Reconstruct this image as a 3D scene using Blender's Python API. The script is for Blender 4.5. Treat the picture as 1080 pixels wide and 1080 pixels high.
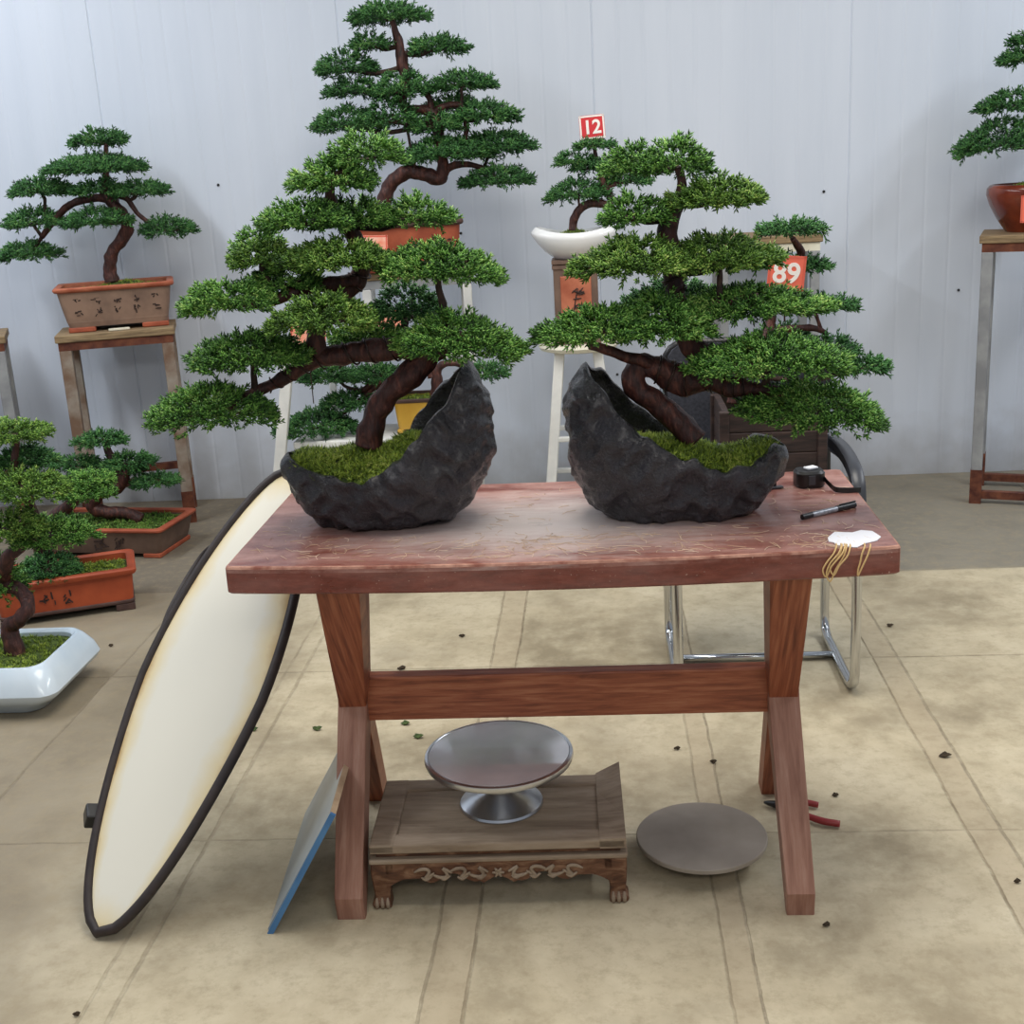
import bpy, bmesh, math, random
import numpy as np
from mathutils import Vector, Matrix, noise as mnoise
PI = math.pi
SC = bpy.context.scene
COL = SC.collection
for o in list(bpy.data.objects): bpy.data.objects.remove(o)

# ------------------------------------------------------------------ camera
FPX, TILT, ROLL, YAW, CAMH = 1301.95, .2766, .0555, .0776, 1.4316
FW = np.array([-math.sin(YAW)*math.cos(TILT), math.cos(YAW)*math.cos(TILT), -math.sin(TILT)])
_rt = np.array([math.cos(YAW), math.sin(YAW), 0.]); _up = np.cross(_rt, FW)
CR = math.cos(ROLL)*_rt - math.sin(ROLL)*_up
CU = math.cos(ROLL)*_up + math.sin(ROLL)*_rt
cam = bpy.data.objects.new('camera', bpy.data.cameras.new('camera')); COL.objects.link(cam)
cam.data.sensor_width = 36; cam.data.lens = FPX/1080*36; cam.data.clip_start = .05
cam.matrix_world = Matrix(((CR[0], CU[0], -FW[0], 0), (CR[1], CU[1], -FW[1], 0), (CR[2], CU[2], -FW[2], CAMH), (0, 0, 0, 1)))
SC.camera = cam
def ray(x, y): return FW + CR*(x-540)/FPX - CU*(y-540)/FPX
def at(x, y, Y):
    r = ray(x, y); return np.array([0, 0, CAMH]) + r*Y/r[1]
def on(x, y, z=0.):
    r = ray(x, y); return np.array([0, 0, CAMH]) + r*(z-CAMH)/r[2]
def mpp(Y, z=.9):                                     # metres per photo pixel at distance Y
    return (Y*math.cos(TILT)+(CAMH-z)*math.sin(TILT))/FPX

# ------------------------------------------------------------------ light
world = bpy.data.worlds.new('world'); SC.world = world; world.use_nodes = True
bg = world.node_tree.nodes['Background']; bg.inputs[0].default_value = (.80, .88, 1.0, 1); bg.inputs[1].default_value = .36
def area(name, loc, size, size_y, power, color, target=None):
    l = bpy.data.lights.new(name, 'AREA'); l.shape = 'RECTANGLE'; l.size = size; l.size_y = size_y; l.energy = power; l.color = color
    o = bpy.data.objects.new(name, l); COL.objects.link(o); o.location = loc
    if target is not None: o.rotation_euler = (Vector(target)-Vector(loc)).to_track_quat('-Z', 'Y').to_euler()
    return o
area('ceiling_tube_light', (-3.0, 3.2, 3.4), .25, 3.4, 92, (.92, .96, 1.0))
area('ceiling_tube_light', (3.2, 3.2, 3.4), .25, 3.4, 88, (.92, .96, 1.0))
area('ceiling_tube_light', (0.0, 2.5, 3.6), 1.6, 2.4, 92, (1.0, .94, .84))
area('front_fill_light', (0.4, -1.6, 3.0), 2.4, .5, 36, (1.0, .95, .88), (0, 3, .5))  # added fill lamp behind the camera, lifts the table front and pots
SC.view_settings.view_transform = 'Standard'; SC.view_settings.look = 'None'
SC.view_settings.exposure = 0.0; SC.view_settings.gamma = 1; SC.view_settings.use_curve_mapping = False

# ------------------------------------------------------------------ materials
def srgb(r, g, b):
    f = lambda c: (c/255/12.92) if c/255 <= .04045 else ((c/255+.055)/1.055)**2.4
    return (f(r), f(g), f(b), 1)
class NT:
    def __init__(s, name):
        s.m = bpy.data.materials.new(name); s.m.use_nodes = True; s.t = s.m.node_tree; s.b = s.t.nodes['Principled BSDF']
    def n(s, typ, **kw):
        x = s.t.nodes.new(typ)
        for k, v in kw.items(): setattr(x, k, v)
        return x
    def link(s, a, b): s.t.links.new(a, b)
    def coord(s, kind='Object', scale=(1, 1, 1), loc=(0, 0, 0)):
        tc = s.n('ShaderNodeTexCoord'); mp = s.n('ShaderNodeMapping'); mp.inputs['Scale'].default_value = scale; mp.inputs['Location'].default_value = loc
        s.link(tc.outputs[kind], mp.inputs[0]); return mp.outputs[0]
    def noise(s, vec, scale, detail=4, rough=.55, dist=0.):
        x = s.n('ShaderNodeTexNoise'); x.inputs['Scale'].default_value = scale; x.inputs['Detail'].default_value = detail
        x.inputs['Roughness'].default_value = rough; x.inputs['Distortion'].default_value = dist; s.link(vec, x.inputs['Vector']); return x.outputs['Fac']
    def ramp(s, fac, stops):
        x = s.n('ShaderNodeValToRGB'); cr = x.color_ramp
        while len(cr.elements) < len(stops): cr.elements.new(.5)
        for e, (p, c) in zip(cr.elements, stops): e.position = p; e.color = c
        s.link(fac, x.inputs[0]); return x.outputs[0]
    def math(s, op, a, b=None, c=None):
        x = s.n('ShaderNodeMath', operation=op)
        for i, v in enumerate((a, b, c)):
            if v is None: continue
            if isinstance(v, (int, float)): x.inputs[i].default_value = v
            else: s.link(v, x.inputs[i])
        return x.outputs[0]
    def mix(s, fac, a, b, mode='MIX'):
        x = s.n('ShaderNodeMix', data_type='RGBA', blend_type=mode)
        for i, v in ((0, fac), (6, a), (7, b)):
            if isinstance(v, (int, float)): x.inputs[i].default_value = v
            elif isinstance(v, tuple): x.inputs[i].default_value = v
            else: s.link(v, x.inputs[i])
        return x.outputs[2]
    def bump(s, h, strength=.3, dist=.01):
        x = s.n('ShaderNodeBump'); x.inputs['Strength'].default_value = strength; x.inputs['Distance'].default_value = dist
        s.link(h, x.inputs['Height']); s.link(x.outputs[0], s.b.inputs['Normal'])
    def out(s, color=None, rough=.5, metal=0., spec=.5):
        if color is not None:
            if isinstance(color, tuple): s.b.inputs['Base Color'].default_value = color
            else: s.link(color, s.b.inputs['Base Color'])
        if isinstance(rough, (int, float)): s.b.inputs['Roughness'].default_value = rough
        else: s.link(rough, s.b.inputs['Roughness'])
        s.b.inputs['Metallic'].default_value = metal; s.b.inputs['Specular IOR Level'].default_value = spec
        return s.m
def mat(name, c1, c2=None, scale=20, rough=.6, metal=0., bump=0., bscale=60, spec=.5, stretch=(1, 1, 1), lo=.35, hi=.65):
    t = NT(name); v = t.coord('Object', stretch)
    col = c1 if c2 is None else t.ramp(t.noise(v, scale), [(lo, c1), (hi, c2)])
    if bump: t.bump(t.noise(v, bscale), bump, .004)
    return t.out(col, rough, metal, spec)
def leafmat(name, dark, mid, light, yel):
    t = NT(name); g = t.n('ShaderNodeNewGeometry'); r = g.outputs['Random Per Island']
    nz = t.noise(t.coord('Object'), 14, 3)
    f = t.math('ADD', t.math('MULTIPLY', r, .62), t.math('MULTIPLY', t.math('SUBTRACT', nz, .28), .85))
    col = t.ramp(f, [(.12, dark), (.42, mid), (.72, light), (.98, yel)])
    m = t.out(col, .48, 0, .35)
    t.b.inputs['Subsurface Weight'].default_value = 0
    return m
M = {}
M['leaf'] = leafmat('juniper_leaf', srgb(22, 48, 17), srgb(66, 114, 42), srgb(122, 172, 76), srgb(182, 206, 116))
M['leaf_cool'] = leafmat('juniper_leaf_cool', srgb(20, 46, 24), srgb(46, 94, 46), srgb(84, 138, 72), srgb(132, 168, 94))
M['leaf_warm'] = leafmat('juniper_leaf_warm', srgb(36, 60, 22), srgb(78, 118, 42), srgb(128, 166, 70), srgb(184, 196, 110))
M['moss'] = leafmat('moss', srgb(54, 70, 20), srgb(110, 136, 42), srgb(158, 178, 66), srgb(204, 206, 112))
M['moss_bed'] = mat('moss_bed', srgb(38, 52, 16), srgb(88, 108, 36), 40, .95, bump=.6, bscale=120)
t = NT('bark'); v = t.coord('Object', (1, 1, .35)); n1 = t.noise(v, 70, 6, .65, .6)
t.bump(t.noise(v, 110, 5), .7, .006)
M['bark'] = t.out(t.ramp(n1, [(.3, srgb(28, 14, 13)), (.52, srgb(66, 32, 27)), (.74, srgb(118, 70, 56))]), .6)
M['twig'] = mat('twig', srgb(34, 24, 20), srgb(70, 48, 38), 60, .75)
M['wire'] = mat('wire', srgb(62, 48, 44), None, rough=.4, metal=.7)
t = NT('crescent_stone'); v = t.coord('Object'); nz = t.noise(v, 26, 8, .62, .3); fine = t.noise(v, 140, 5, .7)
t.bump(t.math('ADD', nz, t.math('MULTIPLY', fine, .30)), 1.0, .016)
M['stone'] = t.out(t.ramp(nz, [(.3, srgb(22, 20, 25)), (.60, srgb(36, 33, 41)), (.8, srgb(58, 54, 64))]), t.ramp(fine, [(.3, (.20,)*3+(1,)), (.7, (.40,)*3+(1,))]), 0, .7); t.b.inputs['Coat Weight'].default_value = .35; t.b.inputs['Coat Roughness'].default_value = .3
# table top: worn red lacquer with dusty and bleached patches
t = NT('table_lacquer'); v = t.coord('Object', (1, 3.2, 3.2)); vi = t.coord('Object')
n1 = t.noise(v, 5, 8, .62, .4); n2 = t.noise(t.coord('Object', (1, 5, 5), (3, 1, 0)), 16, 8, .7); n3 = t.noise(vi, 90, 4, .7)
base = t.ramp(n2, [(.3, srgb(92, 42, 32)), (.55, srgb(122, 60, 48)), (.75, srgb(138, 80, 66))])
dust = t.ramp(t.math('ADD', n1, t.math('MULTIPLY', n3, .18)), [(.46, (0, 0, 0, 1)), (.70, (.7, .7, .7, 1))])
sep = t.n('ShaderNodeSeparateXYZ'); t.link(vi, sep.inputs[0])
t.b.inputs['Coat Weight'].default_value = .15
dx = t.math('DIVIDE', t.math('SUBTRACT', sep.outputs[0], -.03), .40); dy = t.math('DIVIDE', t.math('SUBTRACT', sep.outputs[1], -.06), .23)
rr = t.math('SQRT', t.math('ADD', t.math('MULTIPLY', dx, dx), t.math('MULTIPLY', dy, dy)))
wear = t.math('MULTIPLY', t.math('SMOOTH_MIN', t.math('MAXIMUM', t.math('SUBTRACT', 1.75, t.math('ADD', rr, t.math('MULTIPLY', n2, 1.25))), 0), .85, .1), 1.0)
top = t.math('GREATER_THAN', sep.outputs[2], .738)
wear = t.math('MULTIPLY', wear, top); dust = t.math('MULTIPLY', dust, t.math('ADD', t.math('MULTIPLY', top, .75), .25))
c = t.mix(dust, base, srgb(190, 150, 140)); c = t.mix(wear, c, srgb(222, 210, 206))
spk = t.ramp(t.noise(vi, 210, 2, .5), [(.70, (0, 0, 0, 1)), (.78, (.7, .7, .7, 1))]); c = t.mix(spk, c, srgb(205, 180, 165))
t.bump(n2, .12, .003)
M['table_top'] = t.out(c, t.ramp(n1, [(.3, (.26,)*3+(1,)), (.7, (.5,)*3+(1,))]), 0, .5)
M['table_edge'] = mat('table_worn_edge', srgb(128, 72, 56), srgb(186, 140, 120), 30, .6)
def wood(name, a, b, c, scale=7, stretch=(1, 14, 14), rough=.5, dist=.8):
    t = NT(name); v = t.coord('Object', stretch); n = t.noise(v, scale, 8, .62, dist)
    t.bump(n, .15, .003)
    return t.out(t.ramp(n, [(.32, a), (.5, b), (.7, c)]), rough)
M['leg_wood'] = wood('leg_wood', srgb(98, 46, 28), srgb(138, 74, 48), srgb(166, 104, 74), 4, (30, 1.2, 1.2), .5, .2)
M['rail_wood'] = wood('rail_wood', srgb(104, 50, 30), srgb(146, 80, 52), srgb(172, 110, 78), 7, (1, 12, 14), .5, .4)
M['leg_dusty'] = wood('leg_dusty', srgb(124, 82, 66), srgb(150, 108, 90), srgb(172, 134, 116), 4, (14, 1.2, 1.2), .7, .2)
M['old_wood'] = wood('old_wood', srgb(120, 102, 84), srgb(144, 126, 106), srgb(164, 147, 128), 6, (1, 6, 4), .75, .4)
M['carved_wood'] = wood('carved_wood', srgb(60, 34, 22), srgb(98, 62, 40), srgb(142, 108, 82), 9, (2, 8, 6), .6)
M['board_wood'] = wood('board_wood', srgb(96, 80, 58), srgb(136, 114, 84), srgb(160, 138, 104), 8, (1, 9, 9), .8)
M['dark_wood'] = wood('dark_wood', srgb(28, 20, 20), srgb(50, 36, 34), srgb(80, 60, 54), 7, (1, 9, 9), .55)
M['steel'] = mat('painted_steel', srgb(132, 134, 138), srgb(164, 166, 168), 9, .5, .35)
M['rust'] = mat('rusty_steel', srgb(74, 34, 24), srgb(120, 70, 48), 24, .75, .2, bump=.3)
M['rust_leg'] = mat('rust_stained_leg', srgb(118, 92, 74), srgb(160, 150, 138), 10, .65, .2)
M['white_paint'] = mat('white_paint', srgb(205, 206, 204), srgb(228, 228, 224), 8, .4)
M['cream'] = mat('cream_seat', srgb(206, 200, 178), srgb(226, 222, 204), 12, .45)
M['chrome'] = mat('chrome', srgb(200, 202, 204), None, rough=.16, metal=1.)
M['alu'] = mat('brushed_aluminium', srgb(228, 229, 232), srgb(240, 241, 244), 12, .07, .35)
M['alu_rim'] = mat('aluminium_rim', srgb(200, 202, 206), None, rough=.28, metal=1.)
M['black_plastic'] = mat('black_plastic', srgb(26, 26, 28), None, rough=.38)
M['grey_plastic'] = mat('grey_plastic', srgb(60, 62, 68), None, rough=.35)
M['chair_fabric'] = mat('chair_fabric', srgb(42, 44, 52), srgb(62, 64, 74), 120, .55)
M['terracotta'] = mat('terracotta', srgb(140, 64, 40), srgb(172, 88, 58), 12, .62)
M['terracotta_lip'] = mat('terracotta_lip', srgb(158, 82, 56), srgb(190, 114, 84), 14, .6)
M['orange_clay'] = mat('orange_clay', srgb(150, 62, 32), srgb(176, 80, 44), 8, .6)
M['clay_dark'] = mat('dark_clay', srgb(62, 42, 38), srgb(88, 64, 58), 18, .7)
M['grey_clay'] = mat('grey_brown_clay', srgb(122, 98, 84), srgb(150, 122, 104), 10, .7)
M['brown_clay'] = mat('brown_clay', srgb(92, 72, 62), srgb(120, 96, 82), 10, .7)
M['ink'] = mat('incised_ink', srgb(52, 36, 32), None, rough=.8)
M['white_glaze'] = mat('white_glaze', srgb(228, 230, 232), srgb(238, 238, 238), 6, .14)
M['blue_glaze'] = mat('pale_blue_glaze', srgb(192, 208, 222), srgb(208, 220, 230), 5, .14)
M['red_glaze'] = mat('red_brown_glaze', srgb(86, 34, 24), srgb(140, 62, 36), 6, .14)
M['yellow_clay'] = mat('yellow_glaze', srgb(184, 140, 44), srgb(206, 164, 66), 6, .35)
M['soil'] = mat('soil', srgb(30, 24, 18), srgb(64, 50, 36), 60, .95, bump=.5)
M['red_card'] = mat('red_card', srgb(206, 40, 48), None, rough=.5)
M['orange_card'] = mat('orange_card', srgb(232, 108, 84), None, rough=.5)
M['pink_card'] = mat('pink_card', srgb(240, 190, 168), srgb(232, 128, 96), 16, .5)
M['white_print'] = mat('white_print', srgb(244, 238, 232), None, rough=.5)
M['red_print'] = mat('red_print', srgb(214, 96, 76), None, rough=.5)
M['paper'] = mat('white_paper', srgb(240, 240, 246), None, rough=.7)
M['bead'] = mat('black_binding', srgb(36, 28, 28), srgb(50, 40, 38), 30, .6)
t = NT('aged_white_fabric'); v = t.coord('Object')
at_ = t.n('ShaderNodeAttribute', attribute_name='rim'); st = t.math('ADD', at_.outputs['Fac'], t.math('MULTIPLY', t.math('SUBTRACT', t.noise(v, 6, 5), .5), .5))
M['reflector'] = t.out(t.ramp(st, [(.62, srgb(226, 222, 208)), (.86, srgb(222, 206, 166)), (1.0, srgb(186, 152, 98))]), .6)
M['panel_face'] = mat('frosted_panel', srgb(128, 140, 148), srgb(150, 160, 164), 6, .3)
M['panel_edge'] = mat('blue_panel_edge', srgb(58, 108, 158), srgb(74, 124, 170), 12, .45)
M['panel_top'] = mat('raw_panel_edge', srgb(160, 134, 104), srgb(186, 160, 130), 20, .7)
M['disk'] = mat('grey_disk', srgb(132, 122, 110), srgb(156, 146, 134), 5, .5, .0)
M['red_grip'] = mat('red_grip', srgb(132, 34, 36), None, rough=.45)
M['rubber'] = mat('rubber_band', srgb(214, 180, 124), None, rough=.55)
M['straw'] = leafmat('straw', srgb(190, 156, 124), srgb(216, 188, 158), srgb(230, 208, 184), srgb(240, 226, 206))
M['scrap'] = mat('dry_scrap', srgb(44, 34, 24), srgb(70, 56, 36), 30, .9)
M['green_scrap'] = mat('green_scrap', srgb(44, 62, 30), srgb(84, 104, 48), 30, .8)
M['silver'] = mat('silver_print', srgb(178, 180, 186), srgb(120, 122, 128), 160, .35, .4)

# ------------------------------------------------------------------ building helpers
def tag(o, label=None, cat=None, group=None, kind=None):
    if label: o['label'] = label
    if cat: o['category'] = cat
    if group: o['group'] = group
    if kind: o['kind'] = kind
    return o
def thing(name, label, cat, loc, group=None):
    o = bpy.data.objects.new(name, None); COL.objects.link(o); o.location = loc; o.empty_display_size = .05
    return tag(o, label, cat, group)
def wloc(o):
    v = Vector((0, 0, 0))
    while o is not None: v = v + o.location; o = o.parent
    return v
def link_mesh(name, me, m, parent=None, label=None, loc=None):
    for x in (m if isinstance(m, (list, tuple)) else [m]): me.materials.append(x)
    o = bpy.data.objects.new(name, me); COL.objects.link(o)
    if parent is not None:
        o.parent = parent; me.transform(Matrix.Translation(-wloc(parent)))
    elif loc is not None:
        o.location = loc; me.transform(Matrix.Translation(-Vector(loc)))
    if label: o['label'] = label
    return o
def build(name, bm, m, parent=None, smooth=False, label=None, loc=None, recalc=True):
    if recalc: bmesh.ops.recalc_face_normals(bm, faces=bm.faces[:])
    if smooth:
        for f in bm.faces: f.smooth = True
    me = bpy.data.meshes.new(name); bm.to_mesh(me); bm.free()
    o = link_mesh(name, me, m, parent, label, loc)
    if smooth == 'auto': me.set_sharp_from_angle(angle=math.radians(38))
    return o
def NB(): return bmesh.new()
def box(bm, c, s, rz=0., bevel=0., rx=0., ry=0., mat_bevel=None, seg=2):
    mtx = Matrix.Translation(Vector(c)) @ Matrix.Rotation(rz, 4, 'Z') @ Matrix.Rotation(ry, 4, 'Y') @ Matrix.Rotation(rx, 4, 'X') @ Matrix.Diagonal((s[0], s[1], s[2], 1))
    r = bmesh.ops.create_cube(bm, size=1, matrix=mtx)
    if bevel > 0:
        vs = set(r['verts']); es = [e for e in bm.edges if e.verts[0] in vs and e.verts[1] in vs]
        kw = {} if mat_bevel is None else {'material': mat_bevel}
        bmesh.ops.bevel(bm, geom=es, offset=bevel, segments=seg, affect='EDGES', profile=.5, **kw)
    return bm
def bar(bm, a, b, w, d, bevel=0., side=(1, 0, 0)):
    """box from a to b, w wide along side, d deep"""
    a = Vector(a); b = Vector(b); z = (b-a); L = z.length; z.normalize(); x = Vector(side); x = (x-z*x.dot(z)).normalized(); y = z.cross(x)
    mtx = Matrix.Translation((a+b)/2) @ Matrix((x, y, z)).transposed().to_4x4() @ Matrix.Diagonal((w, d, L, 1))
    r = bmesh.ops.create_cube(bm, size=1, matrix=mtx)
    if bevel > 0:
        vs = set(r['verts']); es = [e for e in bm.edges if e.verts[0] in vs and e.verts[1] in vs]
        bmesh.ops.bevel(bm, geom=es, offset=bevel, segments=2, affect='EDGES', profile=.5)
    return bm
def smooth_path(pts, rads, k=5):
    P = [np.array(p, float) for p in pts]; out = []; ro = []
    for i in range(len(P)-1):
        p0 = P[max(i-1, 0)]; p1 = P[i]; p2 = P[i+1]; p3 = P[min(i+2, len(P)-1)]
        for j in range(k):
            u = j/k
            out.append(.5*((2*p1)+(-p0+p2)*u+(2*p0-5*p1+4*p2-p3)*u*u+(-p0+3*p1-3*p2+p3)*u**3))
            ro.append(rads[i]*(1-u)+rads[i+1]*u)
    out.append(P[-1]); ro.append(rads[-1])
    return out, ro
def tube(bm, pts, rad, seg=10, k=5, rough=0., closed=False, seed=0):
    rads = list(rad) if isinstance(rad, (list, tuple, np.ndarray)) else [rad]*len(pts)
    if k > 1: pts, rads = smooth_path(pts, rads, k)
    pts = [Vector(p) for p in pts]; n = len(pts); rings = []
    t0 = (pts[1]-pts[0]).normalized(); a = t0.orthogonal().normalized()
    for i in range(n):
        if closed: t = (pts[(i+1) % n]-pts[i-1]).normalized()
        else: t = (pts[min(i+1, n-1)]-pts[max(i-1, 0)]).normalized()
        a = (a-t*a.dot(t)).normalized(); b = t.cross(a); ring = []
        for s in range(seg):
            th = 2*PI*s/seg; d = a*math.cos(th)+b*math.sin(th); r = rads[i]
            if rough: r *= 1+rough*mnoise.noise((pts[i]+d*r)*38+Vector((seed, 0, 0)))*1.6
            ring.append(bm.verts.new(pts[i]+d*r))
        rings.append(ring)
    for i in range(n if closed else n-1):
        A = rings[i]; B = rings[(i+1) % n]
        for s in range(seg): bm.faces.new((A[s], A[(s+1) % seg], B[(s+1) % seg], B[s]))
    if not closed:
        bm.faces.new(rings[0][::-1]); bm.faces.new(rings[-1])
    return bm
def loft(bm, loops, cap0=True, cap1=True, closed=False):
    R = [[bm.verts.new(Vector(p)) for p in lp] for lp in loops]; n = len(R[0])
    for i in range(len(R)-1+(1 if closed else 0)):
        A = R[i]; B = R[(i+1) % len(R)]
        for s in range(n): bm.faces.new((A[s], A[(s+1) % n], B[(s+1) % n], B[s]))
    if cap0 and not closed: bm.faces.new(R[0][::-1])
    if cap1 and not closed: bm.faces.new(R[-1])
    return bm
def rrect(hx, hy, r, z, c=(0, 0), rz=0., n=5):
    out = []; r = min(r, hx*.999, hy*.999)
    for q, (sx, sy) in enumerate(((1, 1), (-1, 1), (-1, -1), (1, -1))):
        for i in range(n):
            th = q*PI/2 + PI/2*i/(n-1)
            x = sx*(hx-r)+r*math.cos(th); y = sy*(hy-r)+r*math.sin(th)
            out.append((c[0]+x*math.cos(rz)-y*math.sin(rz), c[1]+x*math.sin(rz)+y*math.cos(rz), z))
    return out
def circ(r, z, c=(0, 0), n=40, ry=None):
    ry = r if ry is None else ry
    return [(c[0]+r*math.cos(2*PI*i/n), c[1]+ry*math.sin(2*PI*i/n), z) for i in range(n)]
def text_mesh(s, size, depth=.0006, offset=.0):
    cu = bpy.data.curves.new('t', 'FONT'); cu.body = s; cu.size = size; cu.align_x = 'CENTER'; cu.align_y = 'CENTER'; cu.extrude = depth; cu.offset = offset
    o = bpy.data.objects.new('t', cu); COL.objects.link(o); bpy.context.view_layer.update()
    me = bpy.data.meshes.new_from_object(o.evaluated_get(bpy.context.evaluated_depsgraph_get()))
    bpy.data.objects.remove(o); bpy.data.curves.remove(cu); return me

# foliage -------------------------------------------------------------------------
def leaf_template(kind='juniper', leaves=3, seed=0):
    """one sprig along +Z, unit length: tapered three-sided leaflets"""
    rng = np.random.default_rng(seed); V = []; Fc = []
    def leaflet(p, d, L, w):
        d = d/np.linalg.norm(d); a = np.cross(d, [.3, .5, .8]); a /= np.linalg.norm(a); b = np.cross(d, a); i0 = len(V)
        V.append(p)
        for k in range(3):
            th = 2*PI*k/3; V.append(p+d*L*.5+w*(a*math.cos(th)+b*math.sin(th)))
        V.append(p+d*L)
        for k in range(3):
            Fc.append((i0, i0+1+(k+1) % 3, i0+1+k)); Fc.append((i0+4, i0+1+k, i0+1+(k+1) % 3))
    Z = np.array([0, 0, 1.])
    if kind == 'juniper':
        leaflet(np.zeros(3), Z, 1.0, .065)
        for j, h in enumerate(np.linspace(.10, .66, 3)):
            for k in range(leaves):
                th = 2*PI*(k+.37*j)/leaves + rng.uniform(-.35, .35); sp = rng.uniform(.45, .75)
                leaflet(Z*h, np.array([math.cos(th)*sp, math.sin(th)*sp, 1.])*1., .50-.14*h, .062)
    else:
        for k in range(4):
            th = 2*PI*k/4+rng.uniform(-.4, .4); s = rng.uniform(.2, .7)
            leaflet(np.zeros(3), np.array([math.cos(th)*s, math.sin(th)*s, 1.]), rng.uniform(.6, 1.), .07)
    return np.array(V), np.array(Fc)
TPL = [leaf_template('juniper', 3, s) for s in range(4)]
TPL_FAR = [leaf_template('juniper', 2, s) for s in range(4)]
TPL_MOSS = [leaf_template('moss', 0, s) for s in range(4)]
def sprigs(name, pos, dirs, lens, m, parent, tpls, seed=0, label=None):
    rng = np.random.default_rng(seed); pos = np.asarray(pos, float); dirs = np.asarray(dirs, float); dirs /= np.linalg.norm(dirs, axis=1, keepdims=True)
    which = rng.integers(0, len(tpls), len(pos)); Vs = []; Fs = []; off = 0
    for k, (V, Fc) in enumerate(tpls):
        idx = np.where(which == k)[0]
        if len(idx) == 0: continue
        d = dirs[idx]; r = rng.normal(size=d.shape); a = np.cross(d, r); a /= np.linalg.norm(a, axis=1, keepdims=True); b = np.cross(d, a)
        L = np.asarray(lens)[idx][:, None, None]
        P = (a[:, None, :]*V[None, :, 0:1]+b[:, None, :]*V[None, :, 1:2]+d[:, None, :]*V[None, :, 2:3])*L + pos[idx][:, None, :]
        n = len(V); Vs.append(P.reshape(-1, 3)); Fs.append((Fc[None]+(np.arange(len(idx))*n)[:, None, None]).reshape(-1, 3)+off); off += n*len(idx)
    V = np.concatenate(Vs).astype(np.float32); Fc = np.concatenate(Fs).astype(np.int32)
    if parent is not None: V -= np.array(wloc(parent), np.float32)
    me = bpy.data.meshes.new(name); me.vertices.add(len(V)); me.vertices.foreach_set('co', V.ravel())
    me.loops.add(len(Fc)*3); me.loops.foreach_set('vertex_index', Fc.ravel()); me.polygons.add(len(Fc))
    me.polygons.foreach_set('loop_start', np.arange(0, len(Fc)*3, 3, dtype=np.int32)); me.update(calc_edges=True)
    me.materials.append(m); o = bpy.data.objects.new(name, me); COL.objects.link(o); o.parent = parent
    if label: o['label'] = label
    return o
PADN = [0]
def pad(parent, x0, x1, y0, y1, Y, m, L=.030, tpls=TPL, tilt=0., dens=1., depth=.8, dmax=.17):
    """a flattened cloud of juniper sprigs that fills the given span of the photo at distance Y; returns centre and half sizes"""
    PADN[0] += 1; seed = PADN[0]; rng = np.random.default_rng(seed)
    c = at((x0+x1)/2, (y0+y1)/2, Y); s = mpp(Y, c[2]); ext = (y1-y0)*s
    a = max((x1-x0)/2*s-.30*L, L*.6); b = min(a*depth, dmax); tv = (CAMH-c[2])/Y
    ext = max(ext-.42*L, L*.75); h = max(ext-1.3*b*max(tv, 0), .47*ext)
    ph = rng.uniform(0, 6.28, 5)
    def edge(th): return 1-.10*(1+np.sin(3*th+ph[0]))-.07*(1+np.sin(5*th+ph[1]))-.05*(1+np.sin(8*th+ph[2]))+.20
    n = int(PI*a*b/(L*.31)**2*dens)+16; nr = int(n*.55)+10; nu = int(n*.45)
    u = rng.uniform(0, 1, n)**.5; th = rng.uniform(0, 2*PI, n)
    u2 = rng.uniform(.70, 1.0, nr); th2 = rng.uniform(0, 2*PI, nr)
    u3 = rng.uniform(0, .95, nu)**.5; th3 = rng.uniform(0, 2*PI, nu)
    def xy(u, th): e = edge(th); return a*u*e*np.cos(th), b*u*e*np.sin(th)
    lump = lambda x, y: .16*np.sin(x/L*.9+ph[3])*np.cos(y/L*.8+ph[4])
    P = []; D = []
    x, y = xy(u, th); zz = h*(np.clip(1-u**2.2, 0, 1)**.8*.80+lump(x, y)*.8*(1-u)+rng.uniform(-.16, .05, n))
    P.append(np.stack([x, y, zz], 1)); k = .40+.95*u
    D.append(np.stack([np.cos(th)*k+rng.normal(0, .34, n), np.sin(th)*k+rng.normal(0, .34, n), .80-.50*u+rng.normal(0, .22, n)], 1))
    x, y = xy(u2, th2); P.append(np.stack([x, y, h*(np.clip(1-u2**2, 0, 1)*.5+rng.uniform(-.06, .22, nr))], 1))
    D.append(np.stack([np.cos(th2)+rng.normal(0, .4, nr), np.sin(th2)+rng.normal(0, .4, nr), .30+rng.normal(0, .35, nr)], 1))
    x, y = xy(u3, th3); P.append(np.stack([x, y, h*(.05+.18*(1-u3)+rng.uniform(-.05, .25, nu))], 1))
    D.append(np.stack([np.cos(th3)*.9+rng.normal(0, .6, nu), np.sin(th3)*.9+rng.normal(0, .6, nu), -.05+rng.normal(0, .3, nu)], 1))
    P = np.concatenate(P); D = np.concatenate(D); lens = L*rng.uniform(.72, 1.18, len(P))
    P[:, 2] += tilt*P[:, 0]
    base = c.copy(); base[2] = c[2]-(h+0.0)/2
    sprigs('foliage_pad', P+base, D, lens, m, parent, tpls, seed)
    return base, a, b, h
def trunk_pts(pts, Y):
    """(px, py, width in px, optional depth offset) -> world points and radii"""
    P = []; R = []
    for p in pts:
        y = Y+(p[3] if len(p) > 3 else 0.); w = at(p[0], p[1], y); P.append(w); R.append(p[2]/2*mpp(y, w[2]))
    return P, R
def add_trunk(parent, pts, Y, name='trunk', m=None, rough=.16, seed=0):
    P, R = trunk_pts(pts, Y); bm = NB(); tube(bm, P, R, 14, 8, rough, seed=seed)
    o = build(name, bm, m or M['bark'], parent, True); sp, sr = smooth_path(P, R, 8)
    return o, sp, sr
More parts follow.
